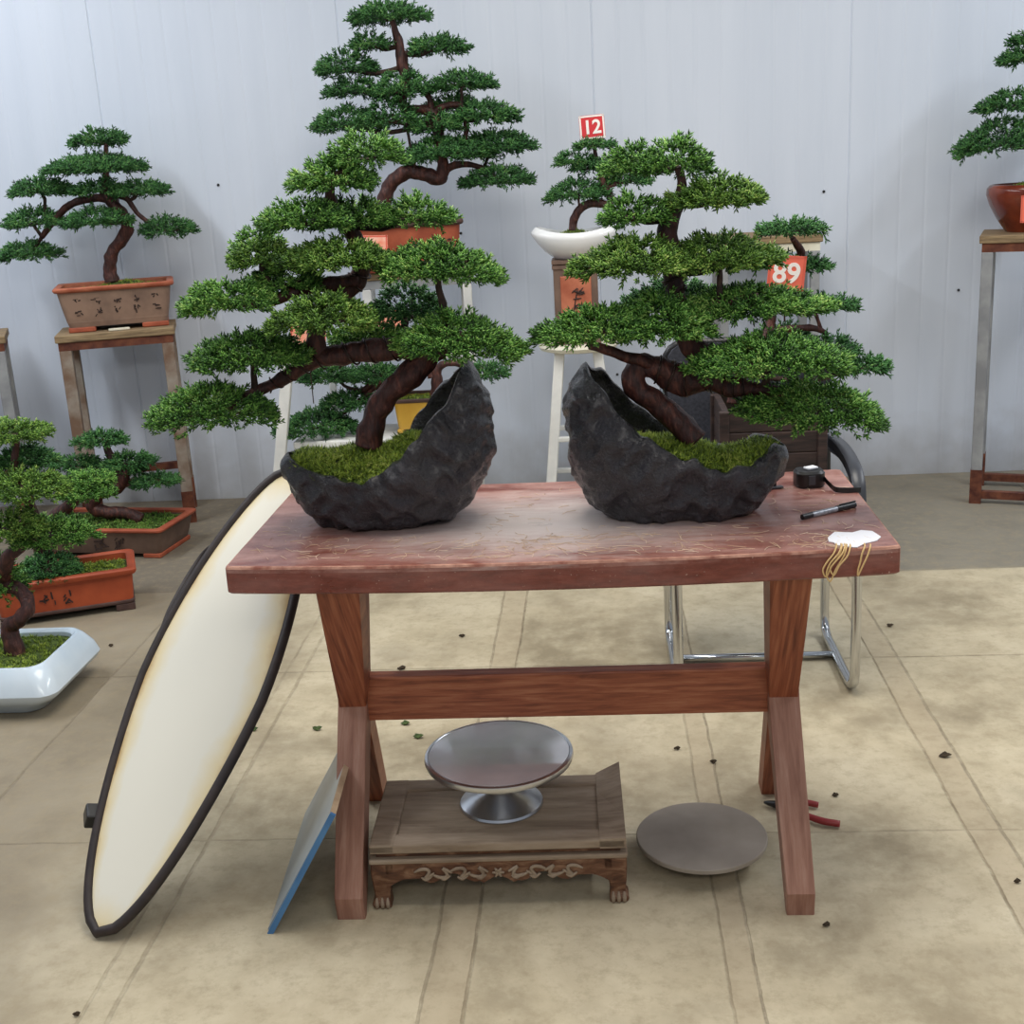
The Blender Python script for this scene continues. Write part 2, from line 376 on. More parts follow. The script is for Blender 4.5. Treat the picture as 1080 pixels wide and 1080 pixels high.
def add_wire(trunk, sp, sr, i0, i1, turns, r=.0022):
    n = 14*turns; pts = []; t_prev = None; a = None
    for j in range(n+1):
        f = i0+(i1-i0)*j/n; i = int(min(f, len(sp)-2)); u = f-i; p = sp[i]*(1-u)+sp[i+1]*u; t = sp[i+1]-sp[i]; t /= np.linalg.norm(t)
        if a is None: a = np.cross(t, [0, 1, .2])
        a = a-t*(a@t); a /= np.linalg.norm(a); b = np.cross(t, a); th = 2*PI*turns*j/n; rr = (sr[i]*(1-u)+sr[i+1]*u)*1.06+r*.6
        pts.append(p+(a*math.cos(th)+b*math.sin(th))*rr)
    bm = NB(); tube(bm, pts, r, 6, 1); build('wire', bm, M['wire'], trunk, True)
def add_branch(parent, spines, pd, rng, r0=.008, m=None):
    """a woody branch from the closest trunk point below the pad, forking into twigs under it"""
    base, a, b, h = pd; tgt = base+np.array([0, 0, h*.18]); best = None
    for sp, sr in spines:
        for i in range(len(sp)):
            d = sp[i]-tgt; q = math.hypot(d[0], d[1])+abs(d[2])*.9+(max(d[2], 0)*2.)
            if best is None or q < best[0]: best = (q, sp[i], sr[i])
    p0 = best[1]; r = min(r0, best[2]*.75); bm = NB(); mid = (p0+tgt)/2+np.array([0, rng.uniform(-.01, .01), -abs(tgt[0]-p0[0])*.08])
    mid2 = mid*.4+tgt*.6+np.array([rng.uniform(-.008, .008), 0, rng.uniform(-.004, .008)])
    tube(bm, [p0, mid, mid2, tgt], [r, r*.85, r*.75, r*.5], 8, 4, .2)
    for k in range(7):
        th = 2*PI*k/7+rng.uniform(-.4, .4); e = tgt+np.array([a*.72*math.cos(th), b*.72*math.sin(th), rng.uniform(.05, .25)*h])
        q = tgt*.5+e*.5+np.array([rng.uniform(-.1, .1)*a, rng.uniform(-.1, .1)*b, -h*.05])
        tube(bm, [tgt-np.array([0, 0, .002]), q, e], [r*.55, r*.4, r*.2], 5, 3)
    build('branch', bm, m or M['twig'], parent, True)
def grow(parent, pads, Y, m, spines, L=.024, tpls=TPL, seed=1, r0=.009, dens=1., dmax=.17):
    rng = random.Random(seed)
    for p in pads:
        d = p[4] if len(p) > 4 else 0.; mm = M[p[5]] if len(p) > 5 and p[5] else m; tl = p[6] if len(p) > 6 else 0.
        pd = pad(parent, p[0], p[1], p[2], p[3], Y+d, mm, L, tpls, tl, dens, dmax=dmax); add_branch(parent, spines, pd, rng, r0)
def moss_patch(parent, P, m=None, L=.014, seed=0, name='moss', bed=None, spread=.5):
    """P: list of surface points with mound heights already in place"""
    rng = np.random.default_rng(seed); n = len(P)
    D = np.stack([rng.normal(0, spread, n), rng.normal(0, spread, n), np.ones(n)], 1)
    return sprigs(name, P, D, L*rng.uniform(.6, 1.2, n), m or M['moss'], parent, TPL_MOSS, seed)
def moss_mound(parent, cx, cy, hx, hy, z, mound, rz=0., n=900, L=.014, seed=0, mound_c=(0, 0), mound_r=.5, m=None, sq=4):
    """a mossy soil surface (soil bed part + moss part) filling a pot opening"""
    rng = np.random.default_rng(seed)
    def hz(x, y):
        q = ((x-mound_c[0])/(hx*mound_r))**2+((y-mound_c[1])/(hy*mound_r))**2
        return z+mound*np.exp(-q)
    bm = NB(); N = 14; G = []
    for i in range(N+1):
        row = []
        for j in range(N+1):
            u = -1+2*i/N; v = -1+2*j/N
            if sq < 3: s = math.sqrt(max(0, 1-v*v/2)); s2 = math.sqrt(max(0, 1-u*u/2)); u, v = u*s, v*s2
            x, y = u*hx, v*hy; row.append(bm.verts.new((cx+x*math.cos(rz)-y*math.sin(rz), cy+x*math.sin(rz)+y*math.cos(rz), float(hz(x, y)))))
        G.append(row)
    for i in range(N):
        for j in range(N): bm.faces.new((G[i][j], G[i+1][j], G[i+1][j+1], G[i][j+1]))
    build('soil', bm, M['moss_bed'], parent, True)
    u = rng.uniform(-.97, .97, (n, 2)); u = u[(np.abs(u)**sq).sum(1) < .98]
    x = u[:, 0]*hx; y = u[:, 1]*hy; zz = hz(x, y)
    P = np.stack([cx+x*math.cos(rz)-y*math.sin(rz), cy+x*math.sin(rz)+y*math.cos(rz), zz-.002], 1)
    moss_patch(parent, P, m, L, seed)
def strokes(bm, org, ux, uz, size, seed, n=7, th=.004):
    """one brushed character: a handful of strokes inside a square, on the plane spanned by ux and uz"""
    rng = random.Random(seed); ux = Vector(ux).normalized(); uz = Vector(uz).normalized(); nrm = ux.cross(uz)
    for k in range(n):
        kind = rng.choice('hhvvdds'); x = rng.uniform(-.4, .4); y = rng.uniform(-.45, .45); l = rng.uniform(.25, .6)
        d = {'h': (l, rng.uniform(-.05, .1)), 'v': (rng.uniform(-.05, .05), -l), 'd': (-l*.5, -l*.6), 's': (l*.5, -l*.5)}[kind]
        a = Vector(org)+ux*(x-d[0]/2)*size+uz*(y-d[1]/2)*size; b = a+ux*d[0]*size+uz*d[1]*size
        bar(bm, a, b, th*rng.uniform(.7, 1.2), .0016, 0, nrm.cross((b-a).normalized()))
def rect_pot(parent, c, hx, hy, z0, h, rz, body, lip, foot, lip_w=.014, lip_h=.018, foot_h=.02, taper=.86, r=.02, bulge=.0, footlen=.3):
    """rectangular clay planter: tapered body, outturned lip, corner feet"""
    R = lambda sx, z, rr=r: rrect(hx*sx, hy*sx if hx < hy else hy-(hx-hx*sx), rr, z, c, rz)
    bm = NB(); zb = z0+foot_h; zt = z0+h-lip_h; prof = []
    for k in range(7):
        u = k/6; prof.append(R(taper+(1-taper)*u**.8+bulge*math.sin(PI*u), zb+(zt-zb)*u))
    prof.append(R(.99, zt+.001)); inner = hx-.012
    prof += [R(.93, zt+.001), R(.93, zt-.02), R(.90, zb+.02)]
    loft(bm, prof, True, True); p = build('planter', bm, body, parent, 'auto')
    e = lip_w/hx; bm = NB()
    loft(bm, [R(.985, zt-.004), R(1+e*.7, zt), R(1+e, zt+lip_h*.35), R(1+e, zt+lip_h*.75), R(1+e*.6, zt+lip_h), R(1-e*.6, zt+lip_h), R(.935, zt+lip_h*.8), R(.93, zt-.004)], False, False, True)
    build('lip', bm, lip, p, 'auto')
    bx = hx*taper; by = hy-(hx-bx); fl = footlen
    for sx in (-1, 1):
        bm = NB(); wx = bx*fl
        for k, (cx, cy, lx, ly) in enumerate(((sx*(bx-wx/2+.004), 0, wx, by*2+.008),)):
            q = (c[0]+cx*math.cos(rz)-cy*math.sin(rz), c[1]+cx*math.sin(rz)+cy*math.cos(rz), z0+foot_h/2)
            box(bm, q, (lx, ly, foot_h), rz, .004)
        build('foot', bm, foot, p)
    return p, (hx*.93, (hy-(hx-hx*.93)), z0+h-lip_h-.006)

# ------------------------------------------------------------------ room
t = NT('concrete'); v = t.coord('Object'); sep = t.n('ShaderNodeSeparateXYZ'); t.link(v, sep.inputs[0]); X, Y_ = sep.outputs[0], sep.outputs[1]
n1 = t.noise(v, 1.6, 8, .62, .3); n2 = t.noise(v, 9, 8, .68); n3 = t.noise(v, 55, 6, .75); nw = t.noise(v, 2.2, 8, .7)
base = t.ramp(n1, [(.36, srgb(144, 132, 108)), (.5, srgb(180, 167, 140)), (.62, srgb(198, 186, 160))])
base = t.mix(t.ramp(n2, [(.42, (0, 0, 0, 1)), (.72, (.6, .6, .6, 1))]), base, srgb(206, 194, 166))
base = t.mix(t.ramp(t.noise(t.coord('Object', (1, 1, 1), (4, 2, 0)), 2.3, 7, .6), [(.52, (0, 0, 0, 1)), (.75, (.55, .55, .55, 1))]), base, srgb(118, 106, 86))
wob = t.math('MULTIPLY', t.math('SUBTRACT', nw, .5), .026)
def smask(val, lo, hi):                      # soft step
    x = t.n('ShaderNodeMapRange', interpolation_type='SMOOTHSTEP'); t.link(val, x.inputs[0]); x.inputs[1].default_value = lo; x.inputs[2].default_value = hi; return x.outputs[0]
Xw = t.math('ADD', X, wob); Yw = t.math('ADD', Y_, wob)
back = smask(Yw, 4.10, 4.14); base = t.mix(t.math('MULTIPLY', back, .8), base, srgb(108, 104, 96))
left = smask(t.math('ADD', X, t.math('MULTIPLY', n1, .5)), -.55, -1.15); base = t.mix(t.math('MULTIPLY', left, .70), base, srgb(112, 102, 88))
def line(val, p, w): return t.math('SUBTRACT', 1., smask(t.math('ABSOLUTE', t.math('SUBTRACT', val, p)), w*.35, w))
lines = None; strip = None
for p, w, k in ((-.353, .007, .7), (-.275, .007, .8), (.192, .006, .55), (.245, .006, .8), (.752, .007, .75), (.825, .008, .7), (-.912, .01, .6), (-.965, .008, .5), (1.75, .008, .6), (-1.5, .008, .6)):
    l = t.math('MULTIPLY', line(Xw, p, w*.62), k*.85); lines = l if lines is None else t.math('MAXIMUM', lines, l)
for p, w, k in ((4.124, .008, .8), (3.363, .009, .7), (2.415, .007, .5), (1.55, .007, .5)):
    lines = t.math('MAXIMUM', lines, t.math('MULTIPLY', line(Yw, p, w*.6), k*.9))
for a, b in ((-.353, -.275), (.192, .245), (.752, .825)):
    s = t.math('MULTIPLY', smask(Xw, a-.004, a+.004), t.math('SUBTRACT', 1., smask(Xw, b-.004, b+.004))); strip = s if strip is None else t.math('MAXIMUM', strip, s)
base = t.mix(t.math('MULTIPLY', strip, .45), base, srgb(172, 156, 130))
broken = t.ramp(t.noise(v, 14, 5, .7), [(.36, (.12, .12, .12, 1)), (.62, (1, 1, 1, 1))])
base = t.mix(t.math('MULTIPLY', t.math('MULTIPLY', lines, broken), .85), base, srgb(92, 78, 58))
base = t.mix(t.ramp(t.noise(v, 24, 8, .75), [(.48, (0, 0, 0, 1)), (.66, (.5, .5, .5, 1))]), base, srgb(150, 136, 110))
base = t.mix(t.ramp(n3, [(.64, (0, 0, 0, 1)), (.76, (.45, .45, .45, 1))]), base, srgb(96, 84, 66))
hh = t.math('ADD', t.math('MULTIPLY', n2, .35), t.math('SUBTRACT', t.math('MULTIPLY', strip, .5), t.math('MULTIPLY', lines, 1.0)))
t.bump(t.math('ADD', hh, t.math('MULTIPLY', n3, .12)), .55, .008)
M['floor'] = t.out(base, .72, 0, .35)
bm = NB(); box(bm, (0, 2.4, -.05), (9, 6.6, .1)); tag(build('floor', bm, M['floor']), kind='structure')
t = NT('wall_panel'); v = t.coord('Object'); vs = t.coord('Object', (1, 1, .12))
nn = t.noise(vs, 5, 5); c = t.ramp(nn, [(.3, srgb(201, 209, 222)), (.7, srgb(211, 218, 230))])
sep = t.n('ShaderNodeSeparateXYZ'); t.link(v, sep.inputs[0]); low = t.n('ShaderNodeMapRange'); t.link(t.math('ADD', sep.outputs[2], t.math('MULTIPLY', t.noise(v, 7, 5), -.35)), low.inputs[0]); low.inputs[1].default_value = .12; low.inputs[2].default_value = -.2
c = t.mix(t.math('MULTIPLY', low.outputs[0], .7), c, srgb(150, 148, 146))
M['wall'] = t.out(c, .42, 0, .4)
WY = 5.42
bm = NB(); prof = []; x = -4.5
while x < 4.5:                                # ribbed sheet: shallow grooves every 105 mm, a joint every 1.05 m
    k = round((x+4.5)/.105); joint = (k % 10 == 3); g = .004 if joint else .0013; w = .005 if joint else .010
    prof += [(x-w, 0.), (x, g), (x+w, 0.)] if k else [(x, 0.)]
    x = -4.5+(k+1)*.105
prof.append((4.5, 0.))
A = [bm.verts.new((p[0], WY+p[1], -.02)) for p in prof]; B = [bm.verts.new((p[0], WY+p[1], 4.2)) for p in prof]
for i in range(len(prof)-1): bm.faces.new((A[i], A[i+1], B[i+1], B[i]))
C1 = [bm.verts.new((-4.5, WY+.08, -.02)), bm.verts.new((4.5, WY+.08, -.02)), bm.verts.new((4.5, WY+.08, 4.2)), bm.verts.new((-4.5, WY+.08, 4.2))]
bm.faces.new(C1); bm.faces.new((A[0], B[0], C1[3], C1[0])); bm.faces.new((A[-1], C1[1], C1[2], B[-1])); bm.faces.new(B+[C1[2], C1[3]]); bm.faces.new(A+[C1[1], C1[0]])
wall = tag(build('wall_back', bm, M['wall']), kind='structure')
for (px, py) in ((230, 195), (869, 202), (486, 246), (651, 395), (1011, 306)):   # screw heads on the wall sheet
    p = at(px, py, WY-.003); bm = NB(); loft(bm, [[(p[0]+r*math.cos(q*PI/5), WY+d, p[2]+r*math.sin(q*PI/5)) for q in range(10)] for r, d in ((.006, .0), (.006, -.003), (.003, -.006))]); build('screw_head', bm, M['black_plastic'], wall)

# ------------------------------------------------------------------ table
TX0, TX1, TY0, TY1, TZ = -.6935, .5157, 2.093, 2.649, .75
tb = thing('wooden_table', 'scratched red-brown wooden table with crossed legs, carrying the two black crescent pots', 'table', (-.09, 2.37, 0))
bm = NB(); N = 40; bow = lambda u: .030*(1-(2*u-1)**2)
lo = [((TX0+(TX1-TX0)*i/N), TY0-bow(i/N)) for i in range(N+1)]+[((TX1-(TX1-TX0)*i/N), TY1-bow(i/N)*.7) for i in range(N+1)]
def inset(l, d): return [(x+(d if x < -.6 else -d if x > .5 else 0)*(1), y+(d if i <= N else -d)) for i, (x, y) in enumerate(l)]
def corner(l, d):   # round the four plan corners
    out = []
    for i, (x, y) in enumerate(l):
        if i in (0, N, N+1, 2*N+1):
            sx = 1 if x < 0 else -1; sy = 1 if i <= N else -1; seq = [(x, y+sy*d), (x+sx*d*.3, y+sy*d*.3), (x+sx*d, y)]
            if i in (N, 2*N+1): seq = seq[::-1]
            out += seq
        else: out.append((x, y))
    return out
L0 = corner(lo, .008); L1 = corner(inset(lo, .004), .008)
loops = [[(x, y, .697) for x, y in L1], [(x, y, .701) for x, y in L0], [(x, y, .745) for x, y in L0], [(x, y, .7488) for x, y in corner(inset(lo, .0018), .008)], [(x, y, .75) for x, y in corner(inset(lo, .005), .008)]]
loft(bm, loops)
bm.faces.ensure_lookup_table()
n = len(L0)
for f in bm.faces:
    zs = [v.co.z for v in f.verts]
    if min(zs) > .744 and max(zs)-min(zs) > .0005: f.material_index = 1
top_o = build('tabletop', bm, [M['table_top'], M['table_edge']], tb)
for sx, xb, wb, xt, wt in ((-1, -.529, .056, -.490, .086), (1, .352, .053, .328, .080)):
    for kind in (0, 1):
        if kind == 0: (xb_, wb_), (xt_, wt_) = ((-.562, .050), (-.490, .086)) if sx < 0 else ((.360, .048), (.3265, .080))
        else: (xb_, wb_), (xt_, wt_) = ((-.529, .056), (-.556, .050)) if sx < 0 else ((.352, .053), (.372, .050))
        xm_, wm_ = (-.537, .060) if sx < 0 else (.350, .062)
        a = (xb_, 2.612 if kind == 0 else 2.100, 0.); b = (xt_, 2.125 if kind == 0 else 2.615, .699)
        # tapered leg: bottom narrow, top wide, square-cut foot
        bm = NB(); loops = []
        for u in (0, .07, .25, .5, .75, 1.):
            k1 = min(u/.5, 1); cut = .045 if (kind == 1 and u == 0) else 0.; k2 = max(0, (u-.5)/.5); cx = a[0]+(xm_-a[0])*k1+(b[0]-xm_)*k2; cy = a[1]+(b[1]-a[1])*u; cz = .699*u; w = wb_+(wm_-wb_)*k1+(wt_-wm_)*k2; dd = .030
            e = .0025 if kind == 0 else 0.
            loops.append([(cx-w/2+e, cy-dd+cut*.9, cz), (cx+w/2-e, cy-dd+cut*.9, cz), (cx+w/2-e, cy+dd, cz), (cx-w/2+e, cy+dd, cz)])
        loft(bm, loops); bmesh.ops.bevel(bm, geom=[e for e in bm.edges if abs(e.verts[0].co.z-e.verts[1].co.z) > .02], offset=.0022, segments=1, affect='EDGES')
        build('leg', bm, [M['leg_dusty'] if kind == 1 else M['leg_wood']], tb, label=None if kind == 0 else 'leg with a dusty lower front face')
bm = NB(); box(bm, (-.09, 2.365, .367), (.845, .036, .098), 0, .003); build('stretcher', bm, M['rail_wood'], tb)

# ------------------------------------------------------------------ crescent pots
def resample(pts, n):
    P = np.array(pts, float); d = np.r_[0, np.cumsum(np.linalg.norm(np.diff(P, axis=0), axis=1))]; d /= d[-1]
    sp, _ = smooth_path(list(P), [1]*len(P), 8); sp = np.array(sp); d = np.r_[0, np.cumsum(np.linalg.norm(np.diff(sp, axis=0), axis=1))]; d /= d[-1]
    u = np.linspace(0, 1, n); return np.stack([np.interp(u, d, sp[:, k]) for k in range(2)], 1)
def crescent(parent, outer, rim, Yc, wmax, skew, seed, back=lambda u: 0.):
    NS, NT_ = 150, 64
    O = resample(outer, NS); Rm = resample(rim, NS); th = .014
    ring_all = []; info = []
    bm = NB(); sd = Vector((seed*7.3, 1.1, 0))
    for i in range(NS):
        u = i/(NS-1); p = at(O[i][0], O[i][1], Yc); q = at(Rm[i][0], Rm[i][1], Yc)
        w = wmax*max(math.sin(PI*u**skew), 0)**.48+.010
        B = np.array([p[0], p[2]]); Q = np.array([q[0], q[2]]); L = np.linalg.norm(B-Q)
        info.append((Q, B, w)); ring = []
        for side in (0, 1):
            for j in range(NT_+1):
                tt = -PI/2+PI*j/NT_
                if side == 1: tt = -tt
                f = max(math.cos(tt), 0)**.72; s = math.sin(tt)
                if side == 0: ww = w; ff = f
                else: ww = max(w-th, w*.35); ff = f*max(L-th, L*.35)/max(L, 1e-6)
                xz = Q+(B-Q)*ff+np.array([back(u)*max(s, 0)**1.5, 0]); v = Vector((xz[0], Yc+ww*s, xz[1]))
                nrm = Vector(((B-Q)[0]/max(L, .01)*f, s, (B-Q)[1]/max(L, .01)*f))
                nrm = nrm.normalized() if nrm.length > 1e-6 else Vector((0, 0, 1))
                fade = min(1, min(u, 1-u)*14)
                dsp = (.012*mnoise.noise(v*13+sd)+.0085*(1-2.6*abs(mnoise.noise(v*21+sd)))+.006*mnoise.noise(v*42+sd)+.003*mnoise.noise(v*85+sd))*(.35+.65*fade)
                if side == 1: dsp *= .4
                v = v+nrm*dsp+Vector((0, 0, .013*mnoise.noise(Vector((v.x*38, v.y*20, seed)))*(1-f)))
                v.z = max(v.z, .7515 if f > 0 else v.z)
                ring.append(v)
        ring_all.append(ring)
    loft(bm, ring_all, True, True)
    o = build('planter', bm, M['stone'], parent, True); return o, info
def crescent_moss(parent, info, Yc, u0, u1, dome, seed, sink=.012, n=2600, cap=9., spread=.8):
    NS = len(info); i0, i1 = int(u0*NS), int(u1*NS); bm = NB(); G = []; rng = np.random.default_rng(seed)
    def pt(u, s):
        f = i0+(i1-1-i0)*u; i = int(f); k = f-i; a = info[i]; b = info[min(i+1, NS-1)]
        Q = a[0]*(1-k)+b[0]*k; w = (a[2]*(1-k)+b[2]*k)*.93; L = np.linalg.norm(a[1]-a[0])
        e = math.sin(PI*min(max(u, 0), 1))**.5
        z_ = Q[1]-sink; z_ = z_ if z_ < cap else cap+.25*(z_-cap); w = w if Q[1]-sink < cap+.02 else w*.9
        lev = np.array([Q[0], z_+dome*e*(1-s*s)]); return np.array([lev[0], Yc+w*s, lev[1]])
    for i in range(25): G.append([bm.verts.new(Vector(pt(i/24, -1+2*j/12))) for j in range(13)])
    for i in range(24):
        for j in range(12): bm.faces.new((G[i][j], G[i+1][j], G[i+1][j+1], G[i][j+1]))
    build('soil', bm, M['moss_bed'], parent, True)
    P = np.array([pt(rng.uniform(0, 1), rng.uniform(-.97, .97)) for _ in range(n)]); P[:, 2] += rng.uniform(-.004, .004, n)
    moss_patch(parent, P, None, .019, seed, spread=spread)

# front bonsai in the crescent pot with the tall right tip
YL = 2.37
bl = thing('potted_bonsai', 'juniper bonsai in the black crescent pot at the left end of the table', 'bonsai', (-.40, YL, TZ))
outer = [(302, 478), (297, 492), (311, 514), (326, 534), (352, 550), (383, 557), (424, 558), (456, 551), (485, 537), (504, 516), (517, 480), (519, 432), (509, 406), (499, 385), (492, 380)]
rim = [(305, 476), (326, 484), (347, 490), (369, 490), (388, 492), (404, 489), (420, 478), (440, 458), (462, 434), (478, 411), (486, 394), (491, 380)]
_, infoL = crescent(bl, outer, rim, YL, .118, 1.0, 1, lambda u: -.036*max(0, math.sin(PI*min(max((u-.52)/.46, 0), 1)))**.7)
crescent_moss(bl, infoL, YL, .035, .66, .040, 11, cap=at(400, 480, YL)[2], spread=1.3)
tr, sp, sr = add_trunk(bl, [(388, 470, 30), (393, 446, 27), (405, 420, 26), (424, 402, 27), (441, 388, 30), (447, 374, 32), (428, 366, 26), (403, 369, 24), (378, 371, 23), (356, 376, 24), (338, 374, 22), (333, 356, 20), (338, 336, 20, .02), (356, 315, 19, .05), (376, 296, 20, .07), (382, 275, 20, .07), (374, 250, 17, .06), (358, 228, 13, .03), (348, 205, 11), (352, 185, 9)], YL, seed=1)
add_wire(tr, sp, sr, 44, 72, 4); add_wire(tr, sp, sr, 104, 122, 4)
b1, sp1, sr1 = add_trunk(bl, [(345, 377, 20), (322, 385, 17), (300, 398, 15), (282, 408, 13), (258, 418, 9, -.02)], YL, 'branch', seed=2)
add_wire(b1, sp1, sr1, 2, 24, 4, .0016)
b2, sp2, sr2 = add_trunk(bl, [(442, 378, 20), (462, 374, 14, -.01), (478, 364, 12, -.02), (488, 352, 9, -.03)], YL, 'branch', seed=3)
b3, sp3, sr3 = add_trunk(bl, [(376, 296, 16, .06), (345, 300, 15, .03), (318, 306, 13), (285, 318, 12, -.02), (262, 322, 8, -.03)], YL, 'branch', seed=4)
spL = [(sp, sr), (sp1, sr1), (sp2, sr2), (sp3, sr3)]
grow(bl, [(345, 424, 139, 176, .02), (308, 396, 164, 202, .0), (276, 372, 208, 244, -.02), (330, 420, 206, 242, .06), (400, 476, 208, 240, .06),
          (246, 296, 240, 268, .05), (242, 312, 252, 284, .0, 'leaf_warm'), (296, 412, 250, 286, -.03, 'leaf_warm'), (398, 528, 250, 298, -.02, None, -.12),
          (193, 290, 288, 332, -.05, None, .06), (260, 342, 274, 312, .02), (288, 396, 302, 352, -.10, 'leaf_warm'), (386, 470, 294, 346, .14, 'leaf_cool'),
          (416, 550, 324, 380, -.06, None, -.14), (350, 430, 342, 366, .14), (197, 328, 344, 392, -.03), (155, 290, 396, 454, -.05, None, .0)],
     YL, M['leaf'], spL, .028, TPL, 5, .009, dens=1.0)

# front bonsai in the crescent pot with the tall left tip
YR = 2.36
br = thing('potted_bonsai', 'coiled-trunk juniper bonsai in the black crescent pot at the right of the table', 'bonsai', (.12, YR, TZ))
outer = [(619, 383), (606, 399), (597, 424), (598, 452), (606, 492), (626, 527), (661, 547), (703, 555), (756, 551), (791, 534), (812, 510), (829, 484), (829, 471)]
rim = [(620, 384), (633, 402), (655, 432), (680, 450), (708, 466), (740, 477), (762, 483), (782, 479), (797, 472), (813, 465), (827, 470)]
_, infoR = crescent(br, outer, rim, YR, .112, 1.0, 2, lambda u: .022*max(0, math.sin(PI*min(max((u-.02)/.48, 0), 1)))**.7)
crescent_moss(br, infoR, YR, .28, .965, .016, 12, .010, cap=at(740, 478, YR)[2])
tr, sp, sr = add_trunk(br, [(734, 466, 26, -.01), (710, 440, 27), (690, 424, 26), (674, 413, 26), (668, 398, 26), (678, 385, 24), (696, 390, 27), (716, 400, 32), (738, 396, 34), (744, 380, 28), (730, 366, 24), (720, 350, 23), (714, 330, 21), (712, 308, 22), (710, 285, 22), (706, 262, 22), (704, 242, 21), (711, 224, 18), (718, 208, 14), (719, 190, 10), (715, 176, 7)], YR, seed=5)
add_wire(tr, sp, sr, 46, 72, 5); add_wire(tr, sp, sr, 98, 118, 4)
b1, sp1, sr1 = add_trunk(br, [(690, 388, 13, -.01), (678, 380, 12, -.02), (662, 377, 12, -.03), (644, 370, 11, -.04), (622, 364, 9, -.05)], YR, 'branch', seed=6)
b2, sp2, sr2 = add_trunk(br, [(740, 394, 24, -.01), (758, 404, 22, -.02), (778, 408, 20, -.03), (800, 410, 15, -.04), (830, 414, 9, -.05)], YR, 'branch', seed=7)
add_wire(b2, sp2, sr2, 1, 22, 5, .0018)
b3, sp3, sr3 = add_trunk(br, [(714, 325, 13), (740, 322, 10, -.01), (770, 318, 9, -.02), (800, 312, 7, -.03)], YR, 'branch', seed=8)
grow(br, [(672, 748, 146, 186, .0), (636, 700, 150, 186, .03), (706, 806, 186, 220, -.02, 'leaf_warm', .02), (633, 702, 200, 240, -.03), (608, 730, 248, 292, -.05, 'leaf_warm'),
          (700, 818, 243, 286, -.01, 'leaf_warm'), (735, 815, 262, 284, .06), (660, 768, 292, 330, .14, 'leaf_cool'), (567, 690, 318, 362, -.08, None, .06), (640, 750, 304, 362, -.06),
          (706, 862, 298, 336, .03, None), (730, 892, 346, 398, -.08), (790, 932, 394, 452, -.05, None, -.12)],
     YR, M['leaf'], [(sp, sr), (sp1, sr1), (sp2, sr2), (sp3, sr3)], .028, TPL, 7, .009, dens=1.0)

# ------------------------------------------------------------------ things on the table
pn = thing('marker_pen', 'black and silver marker pen lying near the right edge of the table', 'pen', tuple(on(874, 539, TZ)))
a = on(846, 545.5, TZ+.006); b = on(902, 532, TZ+.006); d = (b-a)/np.linalg.norm(b-a); Lp = np.linalg.norm(b-a)
def seg(x0, x1, r): bm = NB(); tube(bm, [a+d*x0*Lp, a+d*x1*Lp], r, 12, 1); return bm
build('barrel', seg(.18, .66, .0055), M['silver'], pn, 'auto', 'silver printed barrel'); build('cap', seg(.64, .99, .006), M['black_plastic'], pn, 'auto'); build('end_plug', seg(.0, .19, .0055), M['black_plastic'], pn, 'auto')
bm = NB(); bar(bm, a+d*.70*Lp+np.array([0, 0, .007]), a+d*1.0*Lp+np.array([0, 0, .007]), .003, .0015); build('pocket_clip', bm, M['black_plastic'], pn)
pp = [(873, 568), (880, 562), (899, 562.5), (908, 560), (920, 561), (929, 567), (925, 571), (912, 574), (904, 578), (892, 577.5), (881, 575), (880, 573), (874, 572)]
bm = NB(); P = [on(x, y, TZ) for x, y in pp]; loft(bm, [[(p[0], p[1], TZ+.0005) for p in P], [(p[0], p[1], TZ+.002) for p in P]])
tag(build('torn_paper', bm, M['paper'], loc=tuple(on(900, 569, TZ))), 'torn scrap of white paper at the front right corner of the table', 'paper')
tc = on(853, 512, TZ); tp = thing('tape_measure', 'round black tape measure with its blade pulled out at the back right of the table', 'tape measure', tuple(tc))
bm = NB(); cx, cy = tc[0], tc[1]
loft(bm, [rrect(.029, .026, .018, TZ+z, (cx-dd, cy), .1) for z, dd in ((.001, 0), (.003, 0))]+[rrect(.0305, .0275, .019, TZ+z, (cx, cy), .1) for z in (.006, .030)]+[rrect(.026, .023, .015, TZ+.035, (cx, cy), .1)])
case = build('case', bm, M['black_plastic'], tp, 'auto')
bm = NB(); box(bm, (cx+.002, cy-.0285, TZ+.018), (.014, .002, .020), .1, .001); build('badge', bm, M['grey_plastic'], case)
bm = NB(); box(bm, (cx+.004, cy+.002, TZ+.0375), (.026, .018, .005), .5, .002); build('lock_button', bm, M['paper'], case, label='white lock button on top')
bm = NB(); q0 = np.array([cx+.028, cy-.012, TZ+.018]); q1 = on(884, 517, TZ+.006); q2 = on(908, 517, TZ+.004)
for z in (0,): loft(bm, [[tuple(p+np.array([0, -.001, -.005])), tuple(p+np.array([0, .001, -.005])), tuple(p+np.array([0, .001, .006])), tuple(p+np.array([0, -.001, .006]))] for p in smooth_path([q0, (q0+q1)/2+np.array([0, 0, -.004]), q1, q2], [1]*4, 5)[0]])
build('blade', bm, M['black_plastic'], tp)
cc = on(813, 515, TZ); cl = thing('binder_clip', 'small flat black clip lying behind the right crescent pot', 'clip', tuple(cc))
bm = NB(); box(bm, (cc[0]-.004, cc[1]+.004, TZ+.012), (.028, .022, .022), .2, .003); build('clip_body', bm, M['black_plastic'], cl)
bm = NB(); box(bm, (cc[0]+.002, cc[1]-.006, TZ+.003), (.046, .014, .005), .2, .002); build('clip_handle', bm, M['grey_plastic'], cl)
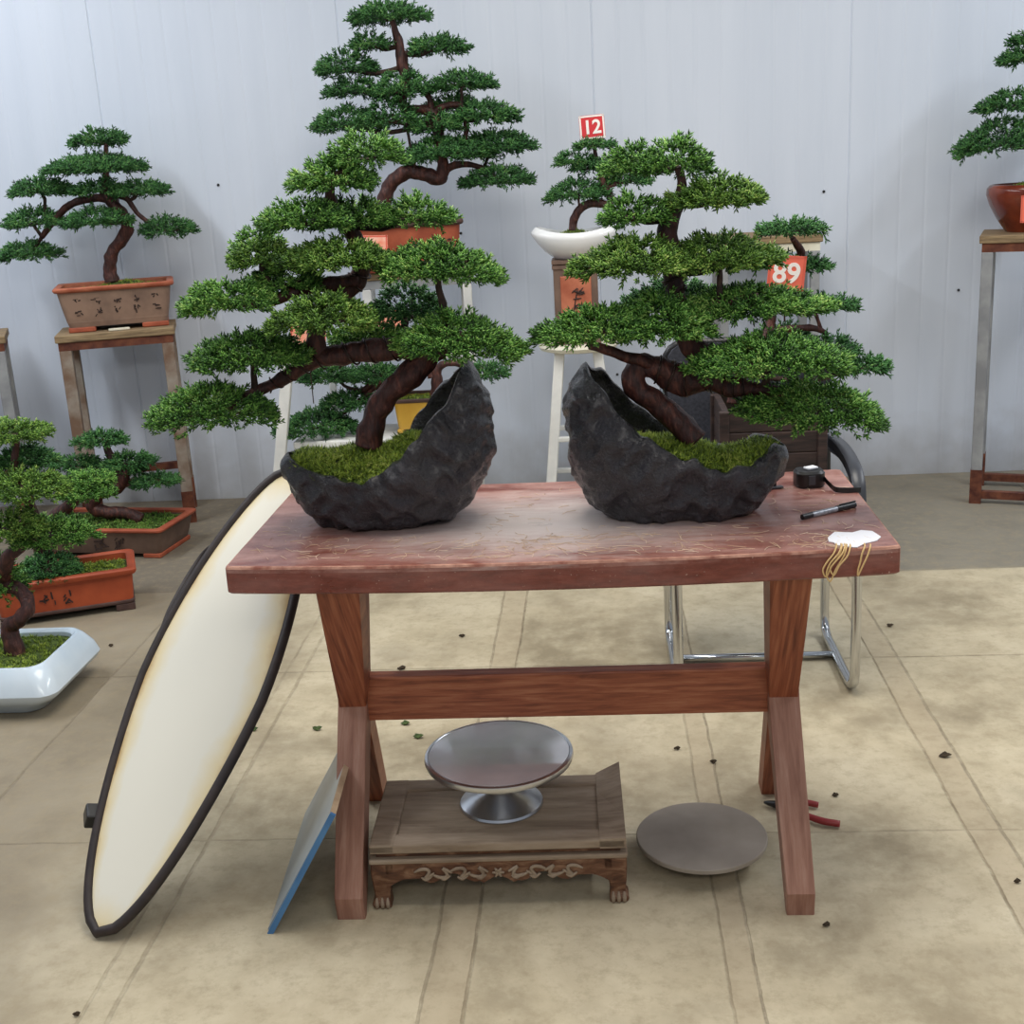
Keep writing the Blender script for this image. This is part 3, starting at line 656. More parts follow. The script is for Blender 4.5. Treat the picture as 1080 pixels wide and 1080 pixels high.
# rubber bands looped over the front edge
ex = on(885, 588, TZ)[0]
def front_edge(x): return TY0-bow((x-TX0)/(TX1-TX0))
for k, (dx0, dx1, dz, lab) in enumerate(((-.020, .004, .048, 'outermost rubber band of the bunch hanging below the torn paper'), (-.014, .012, .056, 'longest rubber band of the bunch hanging below the torn paper'), (-.008, .018, .044, 'shortest rubber band of the bunch hanging below the torn paper'), (.040, .052, .046, 'single rubber band hanging apart at the right corner of the table front'))):
    x0 = ex+dx0; x1 = ex+dx1; bm = NB(); yb = front_edge(ex)-.0035-.0014*k; pts = [(x1+.004, yb+.030, TZ+.0026), (x1, yb+.008, TZ+.004), (x1-.006, yb, TZ-.006), ((x0*.75+x1*.25), yb-.001, TZ-.022), (x0, yb, TZ-dz*.75), ((x0+x1)/2-.006, yb, TZ-dz), ((x0*.4+x1*.6), yb-.002, TZ-dz*.6), (x1+.003, yb-.001, TZ-.010), (x1+.009, yb+.006, TZ+.004), (x1+.013, yb+.026, TZ+.0026)]
    tube(bm, pts, .0016, 6, 5, closed=False); tag(build('rubber_band', bm, M['rubber'], smooth=True, loc=(x0, yb, TZ)), lab, 'rubber band', 'rubber bands on the table edge')
# dried needles and shavings scattered on the top
rng = np.random.default_rng(3); bm = NB()
for k in range(520):
    px = rng.choice([rng.normal(380, 70), rng.normal(700, 80), rng.normal(560, 40), rng.uniform(260, 930), rng.normal(860, 30)]); py = rng.choice([rng.uniform(563, 592), rng.uniform(515, 590)])
    p = on(px, py, TZ)
    if not (TX0+.02 < p[0] < TX1-.02 and TY0+.0 < p[1] < TY1-.04): continue
    if (abs(p[0]+.40) < .16 or abs(p[0]-.10) < .16) and p[1] > 2.27: continue
    l = rng.uniform(.008, .040); th = rng.uniform(0, PI); d = np.array([math.cos(th), math.sin(th), 0])*l/2; q = np.array([-d[1], d[0], 0])*rng.uniform(-.4, .4)
    tube(bm, [p-d+[0, 0, .0014], p+q+[0, 0, .0018], p+d+[0, 0, .0012]], .0005, 3, 3)
tag(build('straw_litter', bm, M['straw'], loc=(-.1, 2.3, TZ)), 'dried needles and shavings scattered over the tabletop', 'litter', kind='stuff')

# ------------------------------------------------------------------ oval reflector leaning on the table
B0 = np.array([-1.022, 2.055, .012]); T0 = np.array([-.712, 2.68, .79]); AX = (T0-B0); LEN = np.linalg.norm(AX); AX /= LEN
W = np.array([-.91, .412, .047]); W -= AX*(W@AX); W /= np.linalg.norm(W); NR = np.cross(W, AX); NR = -NR if NR[1] > 0 else NR
rf = thing('folding_reflector', 'long oval white panel with a black rim leaning against the left end of the table', 'reflector', tuple(B0))
def ov(u, v, d=0.):                    # u along, v across (-1..1)
    hw = .162*math.sin(PI*u)**.56*(1.0 if u > .5 else 1.-.06*math.sin(2*PI*u)); bend = .022*math.sin(PI*u*1.3)-.03*v*v*math.sin(PI*u)
    return B0+AX*LEN*u+W*hw*v+NR*(bend*.6+d)
bm = NB(); lay = bm.verts.layers.float.new('rim'); NU, NV = 48, 12; G = []
for side in (.0015, -.0015):
    g = []
    for i in range(NU+1):
        u = .001+.998*i/NU; row = []
        for j in range(NV+1):
            v = -1+2*j/NV; q = bm.verts.new(Vector(ov(u, v*.985, side))); q[lay] = max(abs(v), abs(2*u-1)**3); row.append(q)
        g.append(row)
    G.append(g)
for s in (0, 1):
    for i in range(NU):
        for j in range(NV): bm.faces.new((G[s][i][j], G[s][i+1][j], G[s][i+1][j+1], G[s][i][j+1]))
build('fabric', bm, M['reflector'], rf, True, recalc=False)
bm = NB(); pts = [ov(.0005+.999*i/60, 1) for i in range(61)]+[ov(.9995-.999*i/60, -1) for i in range(1, 60)]; tube(bm, pts, .0108, 8, 1, closed=True); build('rim', bm, M['bead'], rf, True, 'black cloth rim')
q = ov(.20, 1.0); bm = NB(); box(bm, q+W*.022-NR*.012, (.045, .040, .036), .5, .004, .4, .3); build('tab', bm, M['black_plastic'], rf, label='small black tab on the rim')
bm = NB(); tube(bm, [ov(.58, 1.02), ov(.64, 1.10), ov(.72, 1.22, -.01), ov(.78, 1.26, -.01), ov(.80, 1.12)], [.004, .007, .008, .006, .003], 8, 4); build('loose_fold', bm, M['bead'], rf, True, 'loose black fold of the rim')
# blue edged panel leaning on the table leg
pa = np.array([-.688, 2.066, .0]); pb = np.array([-.715, 2.52, .0]); up = np.array([.150, .0, .262]); tk = np.array([.0075, 0, -.0043])
pnl = thing('thin_panel', 'thin pale panel with a blue front edge leaning against the left table legs', 'panel', tuple(pa))
def quad(c0, c1, c2, c3, off): return [tuple(c0), tuple(c1), tuple(c2), tuple(c3)], [tuple(c0+off), tuple(c1+off), tuple(c2+off), tuple(c3+off)]
bm = NB(); l0, l1 = quad(pa+[0, .006, .006], pb+[0, 0, .006], pb+up*.98, pa+up*.98+[0, .006, 0], tk); loft(bm, [l0, l1]); build('sheet', bm, M['panel_face'], pnl)
bm = NB(); l0, l1 = quad(pa+[0, -.001, .001], pa+[0, .006, .001], pa+up+[0, .006, 0], pa+up+[0, -.001, 0], tk*1.3); loft(bm, [l0, l1]); build('edge_strip', bm, M['panel_edge'], pnl, label='blue edge strip')
bm = NB(); l0, l1 = quad(pa+up*.98+[0, .006, 0], pb+up*.98, pb+up, pa+up+[0, .006, 0], tk*1.3); loft(bm, [l0, l1]); build('top_strip', bm, M['panel_top'], pnl, label='raw brown top edge')

# ------------------------------------------------------------------ carved stand and turntables
cv = thing('carved_stand', 'low carved dark wood display stand on the floor under the table', 'display stand', (-.24, 2.285, 0))
rz = .028; c0 = np.array([-.238, 2.288]); hx, hy = .255, .135
def lp(x, y, z): return (c0[0]+x*math.cos(rz)-y*math.sin(rz), c0[1]+x*math.sin(rz)+y*math.cos(rz), z)
bm = NB(); box(bm, lp(0, 0, .131), (hx*2-.10, hy*2-.08, .012), rz, .001); build('panel', bm, M['old_wood'], cv)
bm = NB()
box(bm, lp(0, -hy+.022, .132), (hx*2, .044, .020), rz, .004); box(bm, lp(0, hy-.022, .132), (hx*2, .044, .020), rz, .004); box(bm, lp(-hx+.026, 0, .1325), (.052, hy*2, .0205), rz, .004)
loops = []
for y in (-hy, -hy*.4, hy*.4, hy):      # right-hand frame member has warped up towards the back
    lift = .026*max(0, (y+hy)/(2*hy))**1.2; loops.append([lp(hx-.052, y, .122), lp(hx, y, .122+lift), lp(hx, y, .144+lift), lp(hx-.052, y, .1435)])
loft(bm, loops); build('top_frame', bm, M['old_wood'], cv)
bm = NB(); box(bm, lp(0, 0, .116), (hx*2-.022, hy*2-.022, .012), rz, .002); build('waist', bm, M['carved_wood'], cv)
bm = NB(); box(bm, lp(0, 0, .105), (hx*2+.004, hy*2+.004, .010), rz, .003); build('moulding', bm, M['old_wood'], cv)
for face in (0, 1):                      # front and back apron: scalloped lower edge
    bm = NB(); n = 60; y = (-hy+.006) if face == 0 else (hy-.006); lo_, hi_ = [], []
    for i in range(n+1):
        u = -1+2*i/n; x = u*(hx-.03); e = abs(u); z = .066+.010*math.cos(u*PI*5)*(e < .72)+(.0 if e < .72 else .0)-.020*max(0, (e-.82)/.18)**1.5+.008*(e < .15)*-1
        lo_.append((x, z))
    A = []
    for x, z in lo_: A.append((bm.verts.new(lp(x, y-.006, z)), bm.verts.new(lp(x, y-.006, .101)), bm.verts.new(lp(x, y+.006, .101)), bm.verts.new(lp(x, y+.006, z))))
    for i in range(n):
        for k in range(4): bm.faces.new((A[i][k], A[i+1][k], A[i+1][(k+1) % 4], A[i][(k+1) % 4]))
    bm.faces.new(A[0]); bm.faces.new(A[-1][::-1]); ap = build('apron', bm, M['carved_wood'], cv)
    if face == 0:
        bm = NB()                        # raised scrollwork
        for i in range(9):
            x = (-4+i)*.036; s = 1 if i % 2 else -1; mir = -1 if i < 4 else 1
            if i == 4:
                for q in range(6):
                    th = q*PI/3; tube(bm, [lp(x, y-.008, .078), lp(x+.012*math.cos(th), y-.011, .078+.011*math.sin(th))], [.004, .002], 6, 2)
                continue
            pts = [lp(x+mir*(-.016+.004*q+.010*math.sin(q*.9)), y-.0085, .079+s*.010*math.sin(q*.75)) for q in range(9)]; tube(bm, pts, [.0022]+[.0038]*7+[.0018], 6, 3)
            tube(bm, [lp(x-.010, y-.008, .070), lp(x, y-.010, .066), lp(x+.012, y-.008, .073)], [.002, .004, .002], 6, 3)
        build('scrollwork', bm, M['old_wood'], ap, True)
for face in (-1, 1):
    bm = NB(); box(bm, lp(face*(hx-.006), 0, .086), (.012, hy*2-.06, .030), rz, .002); build('side_apron', bm, M['carved_wood'], cv)
for sx in (-1, 1):
    for sy in (-1, 1):
        bm = NB(); loops = []
        for z, w, off in ((.0, .036, .0), (.012, .038, .002), (.022, .030, -.001), (.045, .034, -.001), (.075, .044, -.004), (.101, .048, -.006)):
            x = sx*(hx-.018+off); y = sy*(hy-.018+off); loops.append([lp(x-w/2, y-w/2, z), lp(x+w/2, y-w/2, z), lp(x+w/2, y+w/2, z), lp(x-w/2, y+w/2, z)])
        loft(bm, loops); bmesh.ops.bevel(bm, geom=bm.edges[:], offset=.0025, segments=1, affect='EDGES'); lg = build('leg', bm, M['carved_wood'], cv)
        bm = NB()
        for k in range(3): q = lp(sx*(hx-.018)+(-.011+.011*k), sy*(hy-.018)-.019, 0); tube(bm, [(q[0], q[1], .003), (q[0], q[1]-.001, .012), (q[0], q[1]+.002, .024)], [.004, .0045, .002], 6, 2)
        build('claw', bm, M['old_wood'], lg, True)
def lathe(prof, c, n=64):
    bm = NB(); loft(bm, [circ(max(r, .0004), z, c, n) for r, z in prof]); return bm
tt = thing('banding_wheel', 'shiny aluminium turntable on a flared foot standing on the carved stand', 'turntable', tuple(on(529, 848, .1375)))
c = tuple(on(529, 847, .1375)[:2]); zt = .1375
build('foot', lathe([(.086, zt), (.088, zt+.003), (.086, zt+.008), (.060, zt+.022), (.034, zt+.032), (.026, zt+.040), (.022, zt+.060), (.022, zt+.082), (.028, zt+.094)], c), M['alu_rim'], tt, 'auto')
hd = .245; cd = tuple(on(526, 792, hd+.016)[:2]); cd = (c[0]+.003, c[1])
hd = CAMH - (np.array([0, 0, CAMH])-on(526, 793, 0))[2]*0
rr_ = ray(526, 793); hd = CAMH+rr_[2]*c[1]/rr_[1]-.016; cd = ((np.array([0, 0, CAMH])+rr_*c[1]/rr_[1])[0], c[1])
build('spindle', lathe([(.018, zt+.09), (.018, hd-.008), (.040, hd-.004), (.044, hd)], ((c[0]+cd[0])/2, c[1])), M['alu_rim'], tt, 'auto')
R_ = 79*mpp(c[1], hd)
dk = build('wheel_head', lathe([(.05, hd-.004), (R_*.9, hd-.002), (R_*.985, hd+.003), (R_, hd+.009), (R_*.99, hd+.015), (R_*.955, hd+.0165), (R_*.945, hd+.0150), (.0, hd+.0150)], cd, 96), M['alu_rim'], tt, 'auto')
build('mirror_disc', lathe([(.0, hd+.0152), (R_*.938, hd+.0152), (R_*.938, hd+.0160), (.0, hd+.0160)], cd, 96), M['alu'], dk, 'auto', 'polished inset disc')
gd = thing('floor_turntable', 'flat round grey turntable lying on the floor beside the right front table leg', 'turntable', (.18, 2.32, 0))
build('base', lathe([(.062, 0), (.066, .004), (.060, .012), (.045, .020), (.045, .034)], (.18, 2.322), 48), M['black_plastic'], gd, 'auto')
build('disc', lathe([(.045, .034), (.10, .0415), (.1345, .0425), (.136, .044), (.136, .0515), (.1345, .053), (.0, .0535)], (.18, 2.322), 96), M['disk'], gd, 'auto')
pl = thing('pliers', 'pair of red handled pliers lying on the floor behind the right front table leg', 'pliers', tuple(on(860, 856, 0)))
bm = NB(); tube(bm, [on(838, 848, .012), on(850, 846.5, .012), on(863, 849, .010)], [.006, .0075, .007], 10, 4); build('handle', bm, M['red_grip'], pl, True)
bm = NB(); tube(bm, [on(836, 854, .012), on(850, 860, .013), on(868, 866, .012), on(886, 869, .010)], [.006, .0075, .008, .0075], 10, 4); build('handle', bm, M['red_grip'], pl, True)
bm = NB(); tube(bm, [on(839, 851, .012), on(822, 849, .012), on(806, 846, .010)], [.009, .011, .003], 8, 3); build('jaw', bm, M['black_plastic'], pl, True)

# ------------------------------------------------------------------ stands behind
def steel_stand(name, label, x0, x1, y0, y1, z, leg_m, boards=2, rail_z=(.05, .12), top_m=None, leg=.045, rail_m=None, rear=True, rz=0., group='plant stands along the wall'):
    s = thing(name, label, 'plant stand', ((x0+x1)/2, (y0+y1)/2, 0), group); s.rotation_euler.z = rz
    n = boards; w = (y1-y0+.02)/n
    for k in range(n): bm = NB(); box(bm, ((x0+x1)/2, y0-.01+w*(k+.5), z-.015), (x1-x0+.02, w-.006, .030), 0, .004); build('board', bm, top_m or M['board_wood'], s)
    bm = NB(); t_ = .035
    for y in (y0+t_/2, y1-t_/2): box(bm, ((x0+x1)/2, y, z-.047), (x1-x0, t_, .032))
    for x in (x0+t_/2, x1-t_/2): box(bm, (x, (y0+y1)/2, z-.047), (t_, y1-y0-2*t_, .032))
    build('frame', bm, rail_m or M['rust'], s)
    for x in (x0+leg/2, x1-leg/2):
        for y in ((y0+leg/2, y1-leg/2) if rear else (y0+leg/2,)):
            bm = NB(); box(bm, (x, y, (z-.063)/2), (leg, leg, z-.063), 0, .003); build('leg', bm, leg_m, s)
            bm = NB(); box(bm, (x, y, .07), (leg+.003, leg+.003, .14)); build('rusty_foot', bm, M['rust'], s)
    for rzv in rail_z:
        for y in (y0+leg/2, y1-leg/2): bm = NB(); box(bm, ((x0+x1)/2, y, rzv), (x1-x0-2*leg, .03, .03)); build('rail', bm, M['rust'], s)
    return s
steel_stand('steel_stand', 'rust-stained steel stand with a plank top below the lettered grey-brown pot', -2.255, -1.80, 4.965, 5.275, .845, M['rust_leg'], rail_z=(.20,), leg=.048, rz=.30)
steel_stand('steel_stand', 'steel stand cut off by the left picture edge, only one leg showing', -2.995, -2.515, 4.89, 5.21, .845, M['steel'], rail_z=(.20,), leg=.045, rz=.40)
steel_stand('steel_stand', 'grey steel stand with rusty lower rails at the right picture edge', 1.515, 2.015, 4.835, 5.165, 1.062, M['steel'], boards=2, rail_z=(.035,), leg=.042, rz=-.33)
steel_stand('steel_stand', 'pale steel stand under the tallest bonsai with the orange pot', -.93, -.505, 4.81, 5.15, 1.045, M['white_paint'], rail_z=(.15,), leg=.035, rail_m=M['steel'], rz=.13)
st5 = steel_stand('steel_stand', 'steel stand with a plank top and no pot on it, behind the number 89 bonsai', .485, .875, 4.98, 5.30, 1.095, M['steel'], rail_z=(.15, .55), leg=.035, rail_m=M['cream'])
# white stool with round seat
so = thing('round_stool', 'white stool with a round cream seat standing between the two crescent pots', 'stool', (-.077, 4.72, 0))
zs = .757; c = (-.077, 4.72)
build('seat', lathe([(.0, zs-.030), (.125, zs-.030), (.146, zs-.024), (.152, zs-.012), (.148, zs-.003), (.135, zs), (.0, zs)], c, 48), M['cream'], so, 'auto')
tops = [(-.095, -.095), (.095, -.095), (.095, .095), (-.095, .095)]
for dx, dy in tops:
    bm = NB(); bar(bm, (c[0]+dx*.75, c[1]+dy*.75, zs-.028), (c[0]+dx*1.55, c[1]+dy*1.55, 0), .038, .030, .004); build('leg', bm, M['white_paint'], so)
for z, k in ((.22, 1.32), (.40, 1.12)):
    for i in range(4):
        a = tops[i]; b = tops[(i+1) % 4]; bm = NB(); bar(bm, (c[0]+a[0]*k, c[1]+a[1]*k, z), (c[0]+b[0]*k, c[1]+b[1]*k, z), .018, .026, .003, (0, 0, 1)); build('rung', bm, M['white_paint'], so)
# white chair behind the left crescent pot
wc = thing('white_chair', 'white metal chair behind the left crescent pot, holding the yellow pot', 'chair', (-.82, 4.55, 0))
x0, x1, y0, y1 = -1.15, -.475, 4.42, 4.74
bm = NB(); box(bm, ((x0+x1)/2, (y0+y1)/2, .452), (x1-x0, y1-y0-.04, .028), 0, .006); build('seat', bm, M['white_paint'], wc)
for sx, x in ((-1, x0), (1, x1)):
    bm = NB(); bar(bm, (x+(.02 if sx < 0 else 0), y0, .78), (x-(.125 if sx < 0 else .0), y0, 0), .040, .034, .004); build('back_post', bm, M['white_paint'], wc)
    bm = NB(); bar(bm, (x-sx*.01, y1, .445), (x+(-.07 if sx < 0 else -.02), y1+.02, 0), .036, .034, .004); build('leg', bm, M['white_paint'], wc)
bm = NB(); box(bm, ((x0+x1)/2, y0, .775), (x1-x0, .028, .03), 0, .004); build('back_rail', bm, M['white_paint'], wc)
for x in (x0+.11,): bm = NB(); box(bm, (x, y1-.02, .60), (.026, .022, .30), 0, .003); build('arm_post', bm, M['white_paint'], wc)
for x in (x0+.11,): bm = NB(); bar(bm, (x, y1-.02, .755), (x0+.01 if x < -.8 else x1, y0, .755), .03, .022, .003, (0, 0, 1)); build('arm_rail', bm, M['white_paint'], wc)
bm = NB(); box(bm, ((x0+x1)/2, y0, .25), (x1-x0+.11, .022, .03), 0, .003); build('rung', bm, M['white_paint'], wc)
# black cantilever chair
cx0, cx1 = .185, .652
ch = thing('cantilever_chair', 'black chair on a chrome tube frame behind the table, holding the wooden planter', 'chair', (.42, 3.3, 0))
bm = NB()
for x in (cx0, cx1):
    tube(bm, [(x, 3.575, .80), (x, 3.535, .66), (x, 3.50, .605), (x, 3.32, .614), (x, 3.18, .600), (x, 3.115, .57), (x, 3.105, .40), (x, 3.10, .10), (x, 3.125, .028), (x, 3.20, .0145), (x, 3.40, .0145), (x, 3.50, .016), (x, 3.545, .05), (x, 3.55, .20), (x, 3.545, .40), (x, 3.50, .432), (x, 3.20, .432)], .0135, 12, 6)
tube(bm, [(cx0, 3.36, .0145), (cx1, 3.36, .0145)], .011, 10, 1); tube(bm, [(cx0, 3.22, .432), (cx1, 3.22, .432)], .011, 10, 1); build('tube_frame', bm, M['chrome'], ch, True)
for x in (cx0, cx1):
    bm = NB(); P = [Vector(p) for p in smooth_path([(x, 3.50, .622), (x, 3.32, .632), (x, 3.18, .618), (x, 3.118, .588), (x, 3.10, .53)], [1]*5, 6)[0]]; loops = []
    for i, p in enumerate(P):
        tdir = (P[min(i+1, len(P)-1)]-P[max(i-1, 0)]).normalized(); nn_ = tdir.cross(Vector((1, 0, 0))); loops.append([tuple(p+Vector((dx, 0, 0))+nn_*dn) for dx, dn in ((-.017, -.015), (.017, -.015), (.017, .010), (.010, .015), (-.010, .015), (-.017, .010))])
    loft(bm, loops); build('armrest', bm, M['grey_plastic'], ch, 'auto')
bm = NB(); loops = []
def rr_xz(hx, z0, z1, r, y): return [(.42+p[0], y+.06*((p[1]+(z0+z1)/2)-.5), p[1]+(z0+z1)/2) for p in [(q[0], q[1]) for q in rrect(hx, (z1-z0)/2, r, 0)]]
loft(bm, [rr_xz(.225, .46, .90, .05, 3.53), rr_xz(.232, .455, .905, .055, 3.545), rr_xz(.225, .46, .90, .05, 3.565)]); bk = build('backrest', bm, M['chair_fabric'], ch, 'auto')
bm = NB(); ring = rr_xz(.230, .457, .903, .055, 3.545); tube(bm, ring, .012, 8, 1, closed=True); build('backrest_frame', bm, M['black_plastic'], bk, True)
bm = NB(); loft(bm, [rrect(.225, .20, .04, .452, (.42, 3.33)), rrect(.232, .207, .05, .465, (.42, 3.33)), rrect(.225, .20, .04, .480, (.42, 3.33))]); build('seat', bm, M['chair_fabric'], ch, 'auto')

# ------------------------------------------------------------------ number cards
def card(name, label, px, py, w, h, Y, txt, cm, tm, tilt=0., lean=.05, yaw=0., peg=.06, off=.012):
    p = at(px, py, Y); R = thing(name, label, 'number card', (p[0], Y, p[2]-h/2), None)
    mtx = Matrix.Translation(Vector(p)) @ Matrix.Rotation(yaw, 4, 'Z') @ Matrix.Rotation(tilt, 4, 'Y') @ Matrix.Rotation(PI/2-lean, 4, 'X')
    bm = NB(); box(bm, (0, 0, 0), (w, h, .003)); bm.transform(mtx); build('plate', bm, cm, R)
    bm = NB(); e = .004
    for dx, dy, sx, sy in ((0, h/2-e, w, e*1.4), (0, -h/2+e, w, e*1.4), (w/2-e, 0, e*1.4, h), (-w/2+e, 0, e*1.4, h)): box(bm, (dx, dy, .0016), (sx, sy, .0008))
    bm.transform(mtx); build('border', bm, tm if cm is M['red_card'] else M['red_print'], R)
    if txt: me = text_mesh(txt, h*.80, .0006, off*h*.6); me.transform(mtx @ Matrix.Translation((0, -.002, .0022))); link_mesh('digits', me, tm, R)
    bm = NB(); b = mtx @ Vector((0, -h/2+.01, -.003)); tube(bm, [b, b+Vector((0, .002, -peg))], .0022, 6, 1); build('peg', bm, M['wire'], R)
    return R

# ------------------------------------------------------------------ bonsai along the wall
def wallbonsai(name, label, cx, cy, z): return thing(name, label, 'bonsai', (cx, cy, z), 'bonsai around the hall')
LF = .042
# grey-brown pot on the left stand
Y1 = 5.14
w1 = wallbonsai('potted_bonsai', 'bonsai in a lettered grey-brown rectangular pot on the rust-stained plank stand', -1.99, Y1, .845)
p, (ix, iy, iz) = rect_pot(w1, (-2.02, Y1), .226, .135, .846, .185, .33, M['grey_clay'], M['terracotta_lip'], M['terracotta'], taper=.87, footlen=.55)
c33, s33 = math.cos(.33), math.sin(.33)
def w1p(x, y, z): return (-2.02+x*c33-y*s33, Y1+x*s33+y*c33, z)
for r in range(2):
    for k in range(5): bm = NB(); strokes(bm, w1p(-.150+.077*k, -.1295 if r == 0 else -.1225, .976-.048*r), (c33, s33, 0), (0, .0, 1), .036, 10*r+k, 6, .0045); build('character', bm, M['ink'], p)
bm = NB(); box(bm, w1p(.0, -.142, .851), (.085, .018, .010), .38, .003); tag(build('label_stick', bm, M['cream'], loc=w1p(0, -.142, .846)), 'small pale stick lying under the grey-brown pot on the plank top', 'plant label')
moss_mound(w1, -2.02, Y1, ix, iy, iz, .03, .33, 500, .016, 31, (.04, 0))
tr, sp, sr = add_trunk(w1, [(118, 297, 16), (116, 284, 14), (118, 268, 13), (127, 254, 13), (134, 241, 14), (131, 228, 12), (122, 218, 12), (112, 206, 12), (112, 190, 8), (112, 168, 6), (112, 152, 4)], Y1, seed=11)
b1, sp1, sr1 = add_trunk(w1, [(124, 212, 10), (100, 209, 9), (74, 216, 8), (58, 232, 7), (44, 250, 6)], Y1, 'branch', seed=12)
b2, sp2, sr2 = add_trunk(w1, [(118, 204, 7), (134, 210, 6), (146, 226, 5), (160, 236, 4)], Y1, 'branch', seed=13)
grow(w1, [(75, 134, 136, 155), (48, 154, 163, 183), (10, 76, 186, 208), (78, 130, 190, 206, -.03), (118, 176, 190, 208), (4, 68, 218, 242), (66, 136, 219, 240, -.05), (147, 205, 226, 250), (-4, 62, 252, 276)], Y1, M['leaf_cool'], [(sp, sr), (sp1, sr1), (sp2, sr2)], LF, TPL_FAR, 21, .009)
# the tallest tree in the orange pot
Y2 = 4.90
w2 = wallbonsai('potted_bonsai', 'tallest bonsai in an orange rectangular pot, rising behind the left crescent-pot bonsai', -.72, Y2, 1.045)
p, (ix, iy, iz) = rect_pot(w2, (-.722, Y2), .196, .13, 1.046, .185, .13, M['terracotta'], M['clay_dark'], M['terracotta'], taper=.93)
for k in range(3): bm = NB(); strokes(bm, (-.722+(.045+.05*k)*.9916+.1285*.1296, Y2+(.045+.05*k)*.1296-.1285*.9916, 1.150), (.9916, .1296, 0), (0, 0, 1), .040, 40+k, 6, .0042); build('character', bm, M['ink'], p)
moss_mound(w2, -.722, Y2, ix, iy, iz, .03, .13, 500, .016, 32)
tr, sp, sr = add_trunk(w2, [(404, 232, 17), (406, 208, 16), (414, 192, 15), (430, 181, 15), (448, 184, 15), (464, 188, 15), (467, 174, 13), (464, 156, 12), (462, 138, 12), (457, 122, 12), (446, 116, 11), (430, 117, 12), (424, 104, 11), (428, 86, 11), (424, 66, 13), (421, 46, 10), (416, 30, 7), (413, 18, 5)], Y2, seed=14)
b1, sp1, sr1 = add_trunk(w2, [(466, 182, 9), (480, 174, 8), (498, 174, 6), (516, 180, 5)], Y2, 'branch', seed=15)
b2, sp2, sr2 = add_trunk(w2, [(456, 120, 8), (470, 112, 7), (486, 112, 6), (492, 132, 6), (490, 148, 5)], Y2, 'branch', seed=16)
b3, sp3, sr3 = add_trunk(w2, [(455, 118, 7), (452, 102, 6), (440, 92, 6)], Y2, 'branch', seed=17)
bm = NB(); tube(bm, [at(428, 126, Y2-.03), at(432, 150, Y2-.03), at(438, 177, Y2-.03)], .006, 6, 3); build('guy_wire', bm, M['wire'], w2, True)
grow(w2, [(367, 449, 2, 25), (369, 412, 34, 54), (430, 492, 36, 58), (333, 396, 54, 80), (345, 402, 80, 103), (393, 456, 73, 104, -.04), (456, 520, 74, 96), (327, 400, 112, 140), (380, 442, 100, 136, -.04), (448, 505, 100, 118, .1), (474, 544, 106, 130), (435, 486, 120, 140, -.04), (422, 522, 143, 170), (470, 564, 138, 162, .06), (489, 564, 174, 197)], Y2, M['leaf_cool'], [(sp, sr), (sp1, sr1), (sp2, sr2), (sp3, sr3)], LF, TPL_FAR, 22, .010)
# the small tree on the pedestal
Y3 = 4.72
pd_ = thing('clay_pedestal', 'square brown clay pedestal with a bamboo spray panel on the white round stool', 'pedestal', (-.077, Y3, .757))
hw = .082; zb, zp = .7575, 1.068
bm = NB(); loft(bm, [rrect(w, w, .006, z, (-.077, Y3)) for w, z in ((hw+.006, zb), (hw+.006, zb+.016), (hw, zb+.020), (hw, zp-.034), (hw+.004, zp-.030), (hw+.004, zp-.018), (hw-.003, zp-.016), (hw+.005, zp-.012), (hw+.005, zp))]); bd = build('body', bm, M['brown_clay'], pd_, 'auto')
bm = NB(); box(bm, (-.077, Y3-hw-.001, (zb+zp)/2-.012), (hw*2-.05, .008, zp-zb-.09), 0, .003); pf = build('front_panel', bm, M['terracotta_lip'], pd_, label='lighter orange front panel')
bm = NB(); fy = Y3-hw-.006
for k in range(9):
    rngk = random.Random(k); x = -.077+rngk.uniform(-.02, .012); z = .93+rngk.uniform(-.045, .03); th = rngk.uniform(-.5, 1.1); l = rngk.uniform(.022, .04)
    tube(bm, [(x, fy, z), (x+l*.5*math.cos(th), fy-.001, z+l*.5*math.sin(th)), (x+l*math.cos(th), fy, z+l*math.sin(th))], [.001, .0034, .0008], 6, 3)
tube(bm, [(-.088, fy, .85), (-.084, fy, .90), (-.070, fy, .965)], .0022, 6, 4); build('bamboo_relief', bm, M['ink'], pf, True)
w3 = wallbonsai('potted_bonsai', 'small bonsai in a white boat-shaped bowl on the brown pedestal, under the number 12 card', -.077, Y3, 1.07)
bm = NB(); c = (-.075, Y3); prof = []
def boat(rx, ry, z, lift): return [(c[0]+rx*math.cos(q), c[1]+ry*math.sin(q), z+lift*abs(math.cos(q))**2.2) for q in [2*PI*i/56 for i in range(56)]]
prof = [boat(.072, .055, 1.069, 0), boat(.080, .060, 1.074, 0), boat(.112, .085, 1.090, .008), boat(.140, .105, 1.116, .014), boat(.164, .114, 1.142, .022), boat(.162, .114, 1.150, .024), boat(.146, .108, 1.166, .024), boat(.140, .102, 1.167, .024), boat(.134, .096, 1.158, .022), boat(.12, .09, 1.13, .01)]
loft(bm, prof); build('planter', bm, M['white_glaze'], w3, True)
moss_mound(w3, c[0], c[1], .122, .088, 1.150, .026, 0, 420, .013, 33, (0, 0), .45, sq=2)
tr, sp, sr = add_trunk(w3, [(604, 243, 9), (606, 230, 9), (614, 219, 9), (628, 214, 9), (642, 215, 8), (643, 206, 8), (637, 196, 7), (634, 186, 6), (630, 172, 5), (627, 158, 4), (625, 150, 3)], Y3, seed=18)
b1, sp1, sr1 = add_trunk(w3, [(638, 198, 6), (650, 194, 5), (664, 190, 4)], Y3, 'branch', seed=19)
